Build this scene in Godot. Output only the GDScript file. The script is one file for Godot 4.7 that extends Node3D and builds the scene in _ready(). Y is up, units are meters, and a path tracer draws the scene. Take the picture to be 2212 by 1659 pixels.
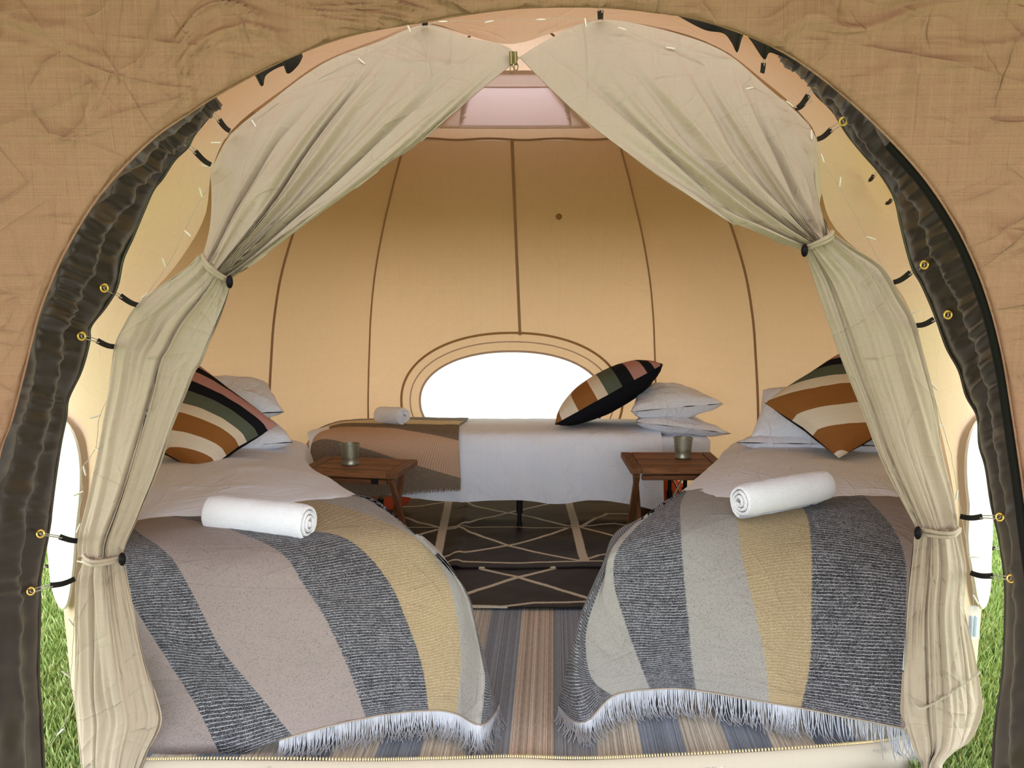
extends Node3D
# A bell-shaped canvas tent with three camp beds, seen through the arched opening of its awning.

const FOC := 2000.0
const EYE := 1.25
var pitch := atan(229.5 / 2000.0)
var M := {}
var rng := RandomNumberGenerator.new()
var noise_a := FastNoiseLite.new()
var noise_b := FastNoiseLite.new()
var ridge := FastNoiseLite.new()
var taken := {}

# ------------------------------------------------------------------ measuring
func P(px: float, py: float, d: float) -> Vector3:
	var u := (px - 1106.0) / FOC
	var v := (829.5 - py) / FOC
	var up := v * cos(pitch) - sin(pitch)
	var fw := v * sin(pitch) + cos(pitch)
	return Vector3(u / fw * d, EYE + up / fw * d, -d)

func H(px: float, py: float, h: float) -> Vector3:
	var v := (829.5 - py) / FOC
	var up := v * cos(pitch) - sin(pitch)
	var fw := v * sin(pitch) + cos(pitch)
	return P(px, py, (h - EYE) * fw / up)

func cr(pts, t: float) -> Vector3:
	var n: int = pts.size() - 1
	var x := clampf(t, 0.0, 1.0) * n
	var i := mini(int(x), n - 1)
	var b: Vector3 = pts[i]
	return b.cubic_interpolate(pts[i + 1], pts[maxi(i - 1, 0)], pts[mini(i + 2, n)], x - i)

func field(grid: Array, nu: int, nv: int) -> Array:
	var across := []
	for row in grid:
		var a := PackedVector3Array()
		for i in nu + 1:
			a.append(cr(row, float(i) / nu))
		across.append(a)
	var out := []
	var n := across.size() - 1
	for j in nv + 1:
		var x := float(j) / nv * n
		var k := mini(int(x), n - 1)
		var f := x - k
		var r0: PackedVector3Array = across[maxi(k - 1, 0)]
		var r1: PackedVector3Array = across[k]
		var r2: PackedVector3Array = across[k + 1]
		var r3: PackedVector3Array = across[mini(k + 2, n)]
		var a := PackedVector3Array()
		for i in nu + 1:
			a.append(r1[i].cubic_interpolate(r2[i], r0[i], r3[i], f))
		out.append(a)
	return out

func flipped(grid: Array) -> Array:
	var out := []
	for i in grid[0].size():
		var a := []
		for row in grid:
			a.append(row[i])
		out.append(a)
	return out

func normals(rows: Array) -> Array:
	var out := []
	var nv := rows.size() - 1
	for j in nv + 1:
		var r: PackedVector3Array = rows[j]
		var lo: PackedVector3Array = rows[maxi(j - 1, 0)]
		var hi: PackedVector3Array = rows[mini(j + 1, nv)]
		var nu := r.size() - 1
		var a := PackedVector3Array()
		for i in nu + 1:
			var du := r[mini(i + 1, nu)] - r[maxi(i - 1, 0)]
			var dv := hi[i] - lo[i]
			var n := dv.cross(du)
			a.append(n.normalized() if n.length_squared() > 1e-16 else (a[i - 1] if i > 0 else Vector3.UP))
		out.append(a)
	return out

func push(rows: Array, amount: Callable) -> Array:
	var ns := normals(rows)
	var out := []
	for j in rows.size():
		var r: PackedVector3Array = rows[j]
		var n: PackedVector3Array = ns[j]
		var a := PackedVector3Array()
		for i in r.size():
			a.append(r[i] + n[i] * float(amount.call(float(i) / (r.size() - 1), float(j) / (rows.size() - 1), r[i])))
		out.append(a)
	return out

# ------------------------------------------------------------------ mesh builder
class MB:
	var v := PackedVector3Array()
	var n := PackedVector3Array()
	var t := PackedVector2Array()
	var k := PackedInt32Array()

	func grid(rows: Array, ns: Array, uv0 := Vector2.ZERO, uv1 := Vector2.ONE, back := false, off := 0.0) -> void:
		var at := v.size()
		var nv := rows.size()
		var nu: int = rows[0].size()
		for j in nv:
			for i in nu:
				var nn: Vector3 = ns[j][i]
				v.append(rows[j][i] + nn * off)
				n.append(-nn if back else nn)
				t.append(Vector2(lerpf(uv0.x, uv1.x, float(i) / (nu - 1)), lerpf(uv0.y, uv1.y, float(j) / (nv - 1))))
		for j in nv - 1:
			for i in nu - 1:
				var a := at + j * nu + i
				if back:
					k.append_array(PackedInt32Array([a, a + nu, a + 1, a + 1, a + nu, a + nu + 1]))
				else:
					k.append_array(PackedInt32Array([a, a + 1, a + nu, a + 1, a + nu + 1, a + nu]))

	func face(pts: Array, centre: Vector3) -> void:
		var nn: Vector3 = (pts[2] - pts[0]).cross(pts[1] - pts[0])
		if nn.length_squared() < 1e-18 and pts.size() > 3:
			nn = (pts[3] - pts[0]).cross(pts[2] - pts[0])
		nn = nn.normalized()
		var mid := Vector3.ZERO
		for p in pts:
			mid += p / pts.size()
		var rev := nn.dot(mid - centre) < 0
		var at := v.size()
		for p in pts:
			v.append(p)
			n.append(-nn if rev else nn)
			t.append(Vector2(p.x, p.z))
		for i in range(1, pts.size() - 1):
			k.append_array(PackedInt32Array([at, at + i + 1, at + i] if rev else [at, at + i, at + i + 1]))

	func box(xf: Transform3D, size: Vector3, bev := 0.003) -> void:
		var h := size / 2.0
		bev = minf(bev, minf(h.x, minf(h.y, h.z)) * 0.45)
		var c := xf.origin
		var q := {}
		for sx in [-1, 1]:
			for sy in [-1, 1]:
				for sz in [-1, 1]:
					var s := Vector3(sx, sy, sz)
					for ax in 3:
						var p := s * (h - Vector3.ONE * bev)
						p[ax] = s[ax] * h[ax]
						q[[sx, sy, sz, ax]] = xf * p
		for ax in 3:
			var b := (ax + 1) % 3
			var d := (ax + 2) % 3
			for s in [-1, 1]:
				var f := []
				for w in [[-1, -1], [1, -1], [1, 1], [-1, 1]]:
					var key := [0, 0, 0, ax]
					key[ax] = s
					key[b] = w[0]
					key[d] = w[1]
					f.append(q[key])
				face(f, c)
			for sb in [-1, 1]:
				for sd in [-1, 1]:
					var f := []
					for w in [[-1, b], [1, b], [1, d], [-1, d]]:
						var key := [0, 0, 0, w[1]]
						key[ax] = w[0]
						key[b] = sb
						key[d] = sd
						f.append(q[key])
					face(f, c)
		for sx in [-1, 1]:
			for sy in [-1, 1]:
				for sz in [-1, 1]:
					face([q[[sx, sy, sz, 0]], q[[sx, sy, sz, 1]], q[[sx, sy, sz, 2]]], c)

	func prism(low: Array, high: Array) -> void:
		var c := Vector3.ZERO
		for p in low + high:
			c += p / (low.size() * 2)
		face(low, c)
		face(high, c)
		for i in low.size():
			var j := (i + 1) % low.size()
			face([low[i], low[j], high[j], high[i]], c)

	func tube(path: Array, r: float, sides := 7, r_end := -1.0, flat := 1.0) -> void:
		var up := Vector3(0.31, 0.87, 0.37)
		var at := v.size()
		for i in path.size():
			var d: Vector3 = (path[mini(i + 1, path.size() - 1)] - path[maxi(i - 1, 0)]).normalized()
			if absf(d.dot(up)) > 0.95:
				up = Vector3(0.9, 0.1, 0.3)
			var x := up.cross(d).normalized()
			var y := d.cross(x)
			up = y
			var rr := r if r_end < 0 else lerpf(r, r_end, float(i) / maxi(1, path.size() - 1))
			for s in sides + 1:
				var a := TAU * s / sides
				var o := x * cos(a) * rr * flat + y * sin(a) * rr
				v.append(path[i] + o)
				n.append(o.normalized())
				t.append(Vector2(float(s) / sides, i))
		for i in path.size() - 1:
			for s in sides:
				var a := at + i * (sides + 1) + s
				k.append_array(PackedInt32Array([a, a + sides + 1, a + 1, a + 1, a + sides + 1, a + sides + 2]))
		for e in [0, path.size() - 1]:
			var c := v.size()
			var d: Vector3 = (path[1] - path[0]) if e == 0 else (path[e - 1] - path[e])
			v.append(path[e])
			n.append(-d.normalized())
			t.append(Vector2.ZERO)
			for s in sides:
				var a = at + e * (sides + 1) + s
				k.append_array(PackedInt32Array([c, a, a + 1] if e == 0 else [c, a + 1, a]))

	func lathe(profile: Array, seg: int, xf: Transform3D) -> void:
		var at := v.size()
		for i in profile.size():
			var p: Vector2 = profile[i]
			var d: Vector2 = profile[mini(i + 1, profile.size() - 1)] - profile[maxi(i - 1, 0)]
			var nn := Vector2(d.y, -d.x).normalized()
			for s in seg + 1:
				var a := TAU * s / seg
				v.append(xf * Vector3(cos(a) * p.x, p.y, sin(a) * p.x))
				n.append((xf.basis * Vector3(cos(a) * nn.x, nn.y, sin(a) * nn.x)).normalized())
				t.append(Vector2(float(s) / seg, float(i) / profile.size()))
		for i in profile.size() - 1:
			for s in seg:
				var a := at + i * (seg + 1) + s
				k.append_array(PackedInt32Array([a, a + 1, a + seg + 1, a + 1, a + seg + 2, a + seg + 1]))

	func ball(c: Vector3, r: Vector3, seg := 12) -> void:
		var pr := []
		for i in seg / 2 + 1:
			var a := -PI / 2 + PI * i / (seg / 2)
			pr.append(Vector2(cos(a), sin(a)))
		lathe(pr, seg, Transform3D(Basis.from_scale(r), c))

	func mesh() -> ArrayMesh:
		var a := []
		a.resize(Mesh.ARRAY_MAX)
		a[Mesh.ARRAY_VERTEX] = v
		a[Mesh.ARRAY_NORMAL] = n
		a[Mesh.ARRAY_TEX_UV] = t
		a[Mesh.ARRAY_INDEX] = k
		var m := ArrayMesh.new()
		m.add_surface_from_arrays(Mesh.PRIMITIVE_TRIANGLES, a)
		return m

func sheet(rows: Array, thick := 0.0, uv0 := Vector2.ZERO, uv1 := Vector2.ONE) -> MB:
	# a cloth: one face, or two faces and a rim when it has thickness (the second lies behind the first)
	var m := MB.new()
	var ns := normals(rows)
	m.grid(rows, ns, uv0, uv1)
	if thick > 0.0:
		m.grid(rows, ns, uv0, uv1, true, -thick)
		var rim := []
		var last := rows.size() - 1
		var w: int = rows[0].size() - 1
		for i in w + 1:
			rim.append([rows[0][i], ns[0][i]])
		for j in range(1, last + 1):
			rim.append([rows[j][w], ns[j][w]])
		for i in range(w - 1, -1, -1):
			rim.append([rows[last][i], ns[last][i]])
		for j in range(last - 1, -1, -1):
			rim.append([rows[j][0], ns[j][0]])
		var top := PackedVector3Array()
		var low := PackedVector3Array()
		for r in rim:
			top.append(r[0])
			low.append(r[0] - r[1] * thick)
		m.grid([low, top], normals([low, top]), uv0, uv0)
	return m

# ------------------------------------------------------------------ nodes
func called(node: Node3D, name_: String, parent: Node) -> void:
	if parent == self:
		var c: int = taken.get(name_, 0)
		taken[name_] = c + 1
		node.name = name_ if c == 0 else "%s_%03d" % [name_, c]
	else:
		var key := [parent, name_]
		var c: int = taken.get(key, 0)
		taken[key] = c + 1
		node.name = name_ if c == 0 else "%s_%03d" % [name_, c]
	parent.add_child(node, true)

func tag(o: Node, label := "", category := "", group := "", kind := "") -> Node:
	for p in [["label", label], ["category", category], ["group", group], ["kind", kind]]:
		if p[1] != "":
			o.set_meta(p[0], p[1])
	return o

func obj(name_: String, m: MB, material: Material, parent: Node = self) -> MeshInstance3D:
	var o := MeshInstance3D.new()
	o.mesh = m.mesh()
	o.mesh.surface_set_material(0, material)
	called(o, name_, parent)
	if parent != self and parent is Node3D and parent.has_meta("base"):
		o.position = -parent.get_meta("base")
	return o

func thing(name_: String, at: Vector3, label: String, category: String, group := "") -> Node3D:
	# an empty at the thing's base; parts are built in world places and set back by it
	var o := Node3D.new()
	called(o, name_, self)
	o.position = at
	o.set_meta("base", at)
	tag(o, label, category, group)
	return o

func local_thing(name_: String, at: Vector3, yaw: float, label: String, category: String, group := "") -> Node3D:
	var o := Node3D.new()
	called(o, name_, self)
	o.position = at
	o.rotation.y = yaw
	tag(o, label, category, group)
	return o

func structure(name_: String, m: MB, material: Material, label: String, category: String) -> MeshInstance3D:
	var o := obj(name_, m, material)
	tag(o, label, category, "", "structure")
	return o

# ------------------------------------------------------------------ materials and textures
func picture(w: int, h: int, f: Callable) -> ImageTexture:
	var b := PackedByteArray()
	b.resize(w * h * 3)
	var at := 0
	for y in h:
		for x in w:
			var c: Color = f.call(x, y)
			b[at] = clampi(int(c.r * 255.0), 0, 255)
			b[at + 1] = clampi(int(c.g * 255.0), 0, 255)
			b[at + 2] = clampi(int(c.b * 255.0), 0, 255)
			at += 3
	return ImageTexture.create_from_image(Image.create_from_data(w, h, false, Image.FORMAT_RGB8, b))

func c8(r: int, g: int, b: int) -> Color:
	return Color(r / 255.0, g / 255.0, b / 255.0)

func mat(col: Color, rough := 0.9, o := {}) -> StandardMaterial3D:
	var m := StandardMaterial3D.new()
	m.albedo_color = col
	m.roughness = rough
	m.cull_mode = BaseMaterial3D.CULL_DISABLED
	m.metallic_specular = o.get("spec", 0.3)
	m.metallic = o.get("metal", 0.0)
	if o.has("tex"):
		m.albedo_texture = o.tex
	if o.has("tri"):
		m.uv1_triplanar = true
		m.uv1_world_triplanar = true
		m.uv1_scale = Vector3.ONE * float(o.tri)
	if o.has("scale"):
		m.uv1_scale = o.scale
	if o.has("bump"):
		m.heightmap_enabled = true
		m.heightmap_texture = o.bump
		m.heightmap_scale = o.get("depth", 0.1)
	if o.has("back"):
		m.backlight_enabled = true
		m.backlight = o.back
	if o.has("rim"):
		m.rim_enabled = true
		m.rim = o.rim
		m.rim_tint = 0.5
	return m

func linen(contrast: float, sd: int) -> ImageTexture:
	rng.seed = sd
	var cols := PackedFloat32Array()
	var rws := PackedFloat32Array()
	for i in 1024:
		cols.append(rng.randf_range(-1, 1))
		rws.append(rng.randf_range(-1, 1))
	return picture(1024, 1024, func(x, y):
		var s: float = cols[x] * absf(noise_a.get_noise_2d(x * 3.0, y * 0.4)) + rws[y] * absf(noise_a.get_noise_2d(x * 0.4 + 900.0, y * 3.0))
		var k := 0.95 + contrast * (s + 0.25 * rng.randf_range(-1, 1))
		return Color(k, k, k))

func crumple(count: int, sd: int, lean: float, longest: float, res := 1024) -> ImageTexture:
	# heights of a creased cloth, seamless: sharp folds of many lengths
	rng.seed = sd
	var h := PackedFloat32Array()
	h.resize(res * res)
	for i in count:
		var big := pow(rng.randf(), 2.5)
		var l := lerpf(0.06, longest, big) * res
		var ang := rng.randf() * PI if lean < 0.0 else lean + rng.randfn(0.0, 0.35)
		var a := Vector2(rng.randf(), rng.randf()) * res
		var b := a + Vector2(cos(ang), sin(ang)) * l
		var wide := lerpf(5.0, 15.0, rng.randf()) * (0.6 + big)
		var tall := lerpf(0.25, 1.0, rng.randf()) * (1.0 if rng.randf() < 0.7 else -0.6) * wide / (10.0 + 8.0 * big)
		var one := lerpf(0.25, 1.0, rng.randf())
		var bend := rng.randf_range(-0.12, 0.12) * l
		var d := (b - a) / l
		var n := Vector2(-d.y, d.x)
		var reach := wide * 2.6 + absf(bend)
		for y in range(int(minf(a.y, b.y) - reach), int(maxf(a.y, b.y) + reach)):
			for x in range(int(minf(a.x, b.x) - reach), int(maxf(a.x, b.x) + reach)):
				var p := Vector2(x, y) - a
				var t := p.dot(d) / l
				if t < 0.0 or t > 1.0:
					continue
				var e := p.dot(n) - bend * 4.0 * t * (1.0 - t)
				var w := wide * (1.0 if e > 0.0 else one)
				if absf(e) > w * 2.6:
					continue
				h[posmod(y, res) * res + posmod(x, res)] += tall * exp(-absf(e) / w * 1.6) * sin(PI * t)
	return ImageTexture.create_from_image(Image.create_from_data(res, res, false, Image.FORMAT_RF, h.to_byte_array()))

func make_materials() -> void:
	noise_a.seed = 3
	noise_a.frequency = 0.02
	noise_b.seed = 8
	noise_b.frequency = 1.0
	noise_b.fractal_octaves = 3
	ridge.seed = 21
	ridge.frequency = 1.0
	ridge.noise_type = FastNoiseLite.TYPE_SIMPLEX_SMOOTH
	ridge.fractal_type = FastNoiseLite.FRACTAL_RIDGED
	ridge.fractal_octaves = 3
	var plain := linen(0.04, 1)
	var coarse := linen(0.16, 2)
	var folds := crumple(420, 301, -1.0, 0.5)
	var soft := crumple(230, 302, -1.0, 0.7)
	M.canvas = mat(c8(194, 165, 139), 0.95, {"tex": plain, "tri": 0.9, "back": Color(0.74, 0.69, 0.62), "spec": 0.15, "bump": soft, "depth": 0.55})
	M.canvas_brightened = mat(c8(203, 177, 148), 0.95, {"tex": plain, "tri": 0.9, "back": Color(0.6, 0.55, 0.48), "spec": 0.15, "bump": soft, "depth": 0.5})  # the tent canvas made lighter: outdoor brightness put into its colour
	M.roof = mat(c8(206, 184, 164), 0.95, {"tex": plain, "tri": 0.9, "back": Color(0.9, 0.83, 0.76), "spec": 0.15, "bump": soft, "depth": 0.5})
	M.fly = mat(c8(212, 172, 132), 0.95, {"tex": plain, "tri": 0.9, "back": Color(0.45, 0.35, 0.25), "spec": 0.15, "bump": soft, "depth": 0.5})
	M.awning = mat(c8(168, 130, 112), 0.95, {"tex": coarse, "tri": 0.9, "back": Color(0.52, 0.46, 0.40), "spec": 0.15, "bump": folds, "depth": 1.0})
	M.curtain = mat(c8(190, 175, 155), 0.9, {"tex": plain, "tri": 1.1, "back": Color(0.42, 0.37, 0.28), "spec": 0.2, "bump": soft, "depth": 0.7})
	M.cream = mat(c8(190, 180, 162), 0.85, {"tex": plain, "tri": 2.0})
	M.seam = mat(c8(164, 130, 98), 0.9)
	M.piping = mat(c8(160, 122, 78), 0.9)
	M.piping_pale = mat(c8(188, 160, 140), 0.9)
	M.nylon = mat(c8(50, 42, 36), 0.33, {"spec": 0.6, "rim": 0.15})
	M.black = mat(c8(18, 18, 20), 0.6)
	M.strap = mat(c8(22, 22, 25), 0.8)
	M.brass = mat(c8(214, 180, 100), 0.28, {"metal": 1.0})
	M.steel = mat(c8(205, 205, 205), 0.3, {"metal": 1.0})
	M.white_cloth = mat(c8(240, 245, 255), 0.95, {"spec": 0.15, "tex": plain, "tri": 1.3, "bump": soft, "depth": 0.4})
	M.pillow = mat(c8(238, 242, 252), 0.95, {"spec": 0.15, "tex": plain, "tri": 2.0, "bump": soft, "depth": 0.6})
	M.pane = mat(Color(0.93, 0.96, 0.98, 0.30), 0.05, {"spec": 0.4})
	M.pane.transparency = BaseMaterial3D.TRANSPARENCY_ALPHA
	M.pvc = mat(c8(250, 248, 246), 0.35, {"spec": 0.4, "tex": plain, "tri": 0.5, "back": Color(1.0, 0.99, 0.98)})
	M.window_pvc = mat(c8(197, 195, 194), 0.35, {"spec": 0.4, "tex": plain, "tri": 0.5, "back": Color(1.0, 0.99, 0.98)})
	M.folds = soft
	M.pale_pvc = mat(c8(196, 206, 210), 0.35, {"spec": 0.4})
	M.vent = mat(c8(226, 214, 212), 0.95, {"tex": plain, "tri": 3.0, "back": Color(0.8, 0.72, 0.7)})
	M.vent_net = mat(c8(232, 214, 204), 0.95, {"tex": plain, "tri": 3.0, "back": Color(0.62, 0.56, 0.53)})
	M.fringe = mat(c8(190, 194, 202), 0.9)
	M.hem = mat(c8(158, 146, 132), 0.95)
	M.sheetfloor = mat(c8(70, 66, 62), 0.7)
	M.metal_black = mat(c8(20, 20, 22), 0.5)
	M.orange = mat(c8(214, 88, 50), 0.7)
	M.wire = mat(c8(176, 166, 148), 0.4)
	M.bulb = mat(c8(222, 216, 204), 0.2)
	M.rope = mat(c8(200, 188, 165), 0.9)
	M.grey_plastic = mat(c8(178, 190, 205), 0.25)
	M.clear = mat(Color(0.92, 0.95, 0.97, 0.25), 0.1)
	M.clear.transparency = BaseMaterial3D.TRANSPARENCY_ALPHA
	M.tin = mat(c8(158, 158, 140), 0.42, {"metal": 0.85})
	M.tin_inside = mat(c8(70, 70, 62), 0.6, {"metal": 0.5})
	# terry
	rng.seed = 5
	var terry := picture(256, 256, func(x, y):
		var k := rng.randf()
		return Color(k, k, k))
	M.towel = mat(c8(228, 228, 234), 1.0, {"bump": terry, "depth": 0.3, "tri": 3.5, "spec": 0.1, "rim": 0.6})
	# wood
	M.woods = []
	for s in 3:
		rng.seed = 40 + s
		var streak := PackedFloat32Array()
		for i in 128:
			streak.append(rng.randf())
		var tone: Color = [c8(156, 104, 66), c8(136, 90, 58), c8(168, 116, 76)][s]
		var t := picture(256, 128, func(x, y):
			var k: float = 0.8 + 0.25 * noise_a.get_noise_2d(x * 0.7 + s * 400, y * 7.0) + 0.18 * (streak[y] - 0.5)
			return tone * k)
		M.woods.append(mat(Color.WHITE, 0.55, {"tex": t, "scale": Vector3(2.0, 12.0, 1)}))
	# cushion stripes, from one edge to the other
	var bands := [[0.02, c8(30, 29, 33)], [0.07, c8(178, 130, 122)], [0.13, c8(32, 31, 35)], [0.235, c8(182, 134, 126)], [0.335, c8(30, 30, 35)], [0.46, c8(92, 98, 84)], [0.55, c8(218, 202, 178)], [0.71, c8(146, 98, 52)], [0.84, c8(222, 210, 190)], [0.97, c8(146, 98, 54)], [1.1, c8(222, 212, 194)]]
	M.cushion = mat(Color.WHITE, 0.95, {"spec": 0.15, "tex": picture(64, 512, func(x, y):
		var p: float = y / 512.0
		for b in bands:
			if p < b[0]:
				return b[1] * (0.97 + 0.06 * rng.randf())
		return c8(222, 212, 194))})
	M.cushion_back = mat(c8(26, 26, 31), 0.95, {"spec": 0.15})

# ------------------------------------------------------------------ woven throws
func throw_texture(kinds: Array, sd: int, res := 1024, lines := 100) -> ImageTexture:
	var base := {"char": c8(50, 50, 55), "mauve": c8(150, 139, 135), "grey": c8(158, 154, 147), "mustard": c8(146, 127, 95), "dark": c8(116, 103, 90), "tan": c8(204, 169, 140), "cream": c8(226, 208, 172)}
	var fleck := {"char": c8(168, 168, 171), "mauve": c8(118, 106, 101), "grey": c8(112, 110, 109), "mustard": c8(184, 168, 138), "dark": c8(180, 160, 138), "tan": c8(178, 144, 118), "cream": c8(186, 160, 116)}
	rng.seed = sd
	var n := kinds.size()
	var period: float = float(res) / lines
	return picture(res, res, func(x, y):
		var u: float = (x + 0.5) / res * n + (1.5 if (y / 3) % 2 == 0 else -1.5) / res * n * 0.5
		var kind: String = kinds[clampi(int(u), 0, n - 1)]
		var c: Color = base[kind]
		var r := rng.randf()
		var ph := fposmod(y + 3.0 * noise_a.get_noise_2d(x * 0.5, y * 0.5), period) / period
		var weave := (int(x / 2) + int(y / 2)) % 2
		var worn := noise_a.get_noise_2d(x * 1.2 + 700, y * 1.2)
		if kind == "char":
			if ph < 0.16:
				c = c.lerp(c8(200, 200, 204), 0.55 + 0.45 * r)
			elif r < 0.36 + 0.22 * worn:
				c = c.lerp(fleck[kind], 0.35 + 0.5 * rng.randf())
			elif weave == 0:
				c = c * 0.72
		elif kind == "mustard":
			if ph < 0.2 and r < 0.8:
				c = c.lerp(c8(196, 186, 166), 0.6)
			elif r < 0.35:
				c = c.lerp(fleck[kind], 0.7)
			elif weave == 0:
				c = c * 0.9
		elif kind == "dark":
			c = c.lerp(fleck[kind], r * r)
			if weave == 0:
				c = c * 0.8
		elif kind == "tan" or kind == "cream":
			if (y / 3) % 3 == 0:
				c = c * 0.86
			c = c * (0.9 + 0.15 * r)
		else:
			if r < (0.07 if kind == "grey" else 0.04):
				c = c.lerp(c8(70, 68, 70), 0.7)
			elif weave == 0:
				c = c.lerp(fleck[kind], 0.45)
			c = c * (0.93 + 0.12 * r)
		return c)

func fringe(m: MB, line: Array, count: int, drop: float, out: Vector3, floor_y := 0.02) -> void:
	for i in count:
		var t := (i + rng.randf() * 0.9) / count
		var a := cr(line, clampf(t, 0, 1))
		var l := drop * rng.randf_range(0.75, 1.1)
		var sway := Vector3(rng.randf_range(-0.3, 0.3), 0, rng.randf_range(-0.1, 0.3)) * l
		var path := []
		for s in 5:
			var f := s / 4.0
			var p := a + Vector3(0, -l * f, 0) + sway * f * f + out * l * f * 0.35
			if p.y < floor_y:
				p += out.normalized() * (floor_y - p.y) * 0.9
				p.y = floor_y + 0.001 * rng.randf()
			path.append(p)
		m.tube(path, 0.0019, 3, 0.0010)

# ------------------------------------------------------------------ soft things
func cushion_mesh(c: Array, puff: float, vs: Array, pinch := 0.07, res := 28, sign_ := 1.0, wrinkle := 0.004) -> MB:
	# c: four corners in order; vs: the stripe coordinate at each; one side of a stuffed case
	var mid: Vector3 = (c[0] + c[1] + c[2] + c[3]) / 4.0
	var nn: Vector3 = (c[2] - c[0]).cross(c[1] - c[3]).normalized() * sign_
	var rows := []
	var uvs := PackedVector2Array()
	for j in res + 1:
		var a := PackedVector3Array()
		for i in res + 1:
			var u := float(i) / res
			var v := float(j) / res
			var s := 2 * u - 1
			var t := 2 * v - 1
			var p: Vector3 = c[0].lerp(c[1], u).lerp(c[3].lerp(c[2], u), v)
			p += (mid - p) * pinch * (1.0 - pow(absf(s * t), 1.0)) * pow(maxf(absf(s), absf(t)), 2.0)
			var f := pow(maxf(0.0, (1 - s * s) * (1 - t * t)), 0.42)
			var w := wrinkle * ridge.get_noise_3d(p.x * 5 + 40, p.y * 5, p.z * 5) * (0.3 + f)
			a.append(p + nn * (puff * f + w))
			uvs.append(Vector2(0.5, lerpf(lerpf(vs[0], vs[1], u), lerpf(vs[3], vs[2], u), v)))
		rows.append(a)
	var m := MB.new()
	var ns := normals(rows)
	var back := (ns[res / 2][res / 2] as Vector3).dot(nn) < 0
	if back:
		for j in ns.size():
			for i in ns[j].size():
				ns[j][i] = -ns[j][i]
	m.grid(rows, ns)
	if back:
		for i in range(0, m.k.size(), 3):
			var s := m.k[i + 1]
			m.k[i + 1] = m.k[i + 2]
			m.k[i + 2] = s
	m.t = uvs
	return m

func pillow(c: Array, puff: float, label: String, group: String, low := 1.0) -> void:
	var at: Vector3 = (c[0] + c[1] + c[2] + c[3]) / 4.0
	var o := thing("pillow", at, label, "pillow", group)
	obj("pillow_case", cushion_mesh(c, puff, [0, 0, 0, 0], 0.06, 30, 1.0, 0.012), M.pillow, o)
	obj("pillow_underside", cushion_mesh(c, puff * low, [0, 0, 0, 0], 0.06, 30, -1.0, 0.012), M.pillow, o)

func cushion(c: Array, puff: float, vs: Array, side: float, label: String) -> void:
	var at: Vector3 = (c[0] + c[1] + c[2] + c[3]) / 4.0
	var o := thing("cushion", at, label, "cushion", "striped cushions on the beds")
	obj("striped_front", cushion_mesh(c, puff, vs, 0.07, 34, side), M.cushion, o)
	tag(obj("back_panel", cushion_mesh(c, puff * 0.8, vs, 0.07, 34, -side), M.cushion_back, o), "plain black back panel")

func towel(a: Vector3, b: Vector3, r: float, label: String, tail := 0.0) -> void:
	# a sheet of terry rolled up; the spiral shows at both ends, b is the end that shows
	var ax := (b - a).normalized()
	var x := Vector3.UP.cross(ax).normalized()
	var y := ax.cross(x)
	var at := Vector3((a.x + b.x) / 2, minf(a.y, b.y) - r, (a.z + b.z) / 2)
	var o := thing("rolled_towel", at, label, "towel", "rolled white towels on the beds")
	var steps := 110
	var turns := 3.3
	var t := 0.0115
	var spine := []
	for i in steps + 1:
		var f := float(i) / steps
		var ang := -PI * 0.55 + TAU * turns * (f - 1.0)
		var rr := lerpf(0.006, r - t * 0.5, f)
		spine.append(Vector2(cos(ang), sin(ang)) * rr)
	var ring := []
	for i in steps + 1:
		var d: Vector2 = (spine[mini(i + 1, steps)] - spine[maxi(i - 1, 0)]).normalized()
		var nn := Vector2(d.y, -d.x)
		ring.append([spine[i] + nn * t * 0.47, spine[i], spine[i] - nn * t * 0.47])
	var len := 22
	var rows := []
	var place := func(p: Vector2, l: float, puff: float) -> Vector3:
		var q := p.length() / r
		var bulge := 0.0
		var w := a.lerp(b, l) + ax * (0.012 * (1.0 - q) * (1 if l > 0.5 else -1) + puff)
		var s := 1.0 + 0.05 * noise_b.get_noise_3d(w.x * 9, p.angle() * 0.6, l * 5) - 0.08 * pow(absf(l - 0.5) * 2.0, 8)
		return w + x * p.x * s + y * p.y * s
	# outer and inner faces along the length, joined at the ends by rounded lips
	for side in 2:
		var face := []
		for l in len + 1:
			var row := PackedVector3Array()
			for i in steps + 1:
				row.append(place.call(ring[i][0 if side == 0 else 2], float(l) / len, 0.0))
			face.append(row)
		rows.append(face)
	var m := MB.new()
	for side in 2:
		var ns := normals(rows[side])
		m.grid(rows[side], ns, Vector2.ZERO, Vector2.ONE, side == 1)
		if side == 1:
			pass
	for e in [0, len]:
		var lip := []
		for q in 5:
			var f := q / 4.0
			var row := PackedVector3Array()
			for i in steps + 1:
				var p: Vector2 = ring[i][0].lerp(ring[i][2], f)
				row.append(place.call(p, float(e) / len, sin(PI * f) * t * 0.45 * (1 if e else -1)))
			lip.append(row)
		m.grid(lip, normals(lip), Vector2.ZERO, Vector2.ONE, e == 0)
	obj("towel_roll", m, M.towel, o)
	if tail > 0.0:
		var g := []
		for q in [[0.0, 0.012], [0.5, 0.009], [1.0, 0.004]]:
			var row := []
			for l in 5:
				row.append(a.lerp(b, l / 4.0) + x * (-tail * q[0]) * 1.0 + Vector3(0, -r + q[1], 0))
			g.append(row)
		obj("towel_edge", sheet(field(g, 16, 6), 0.006), M.towel, o)

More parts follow.
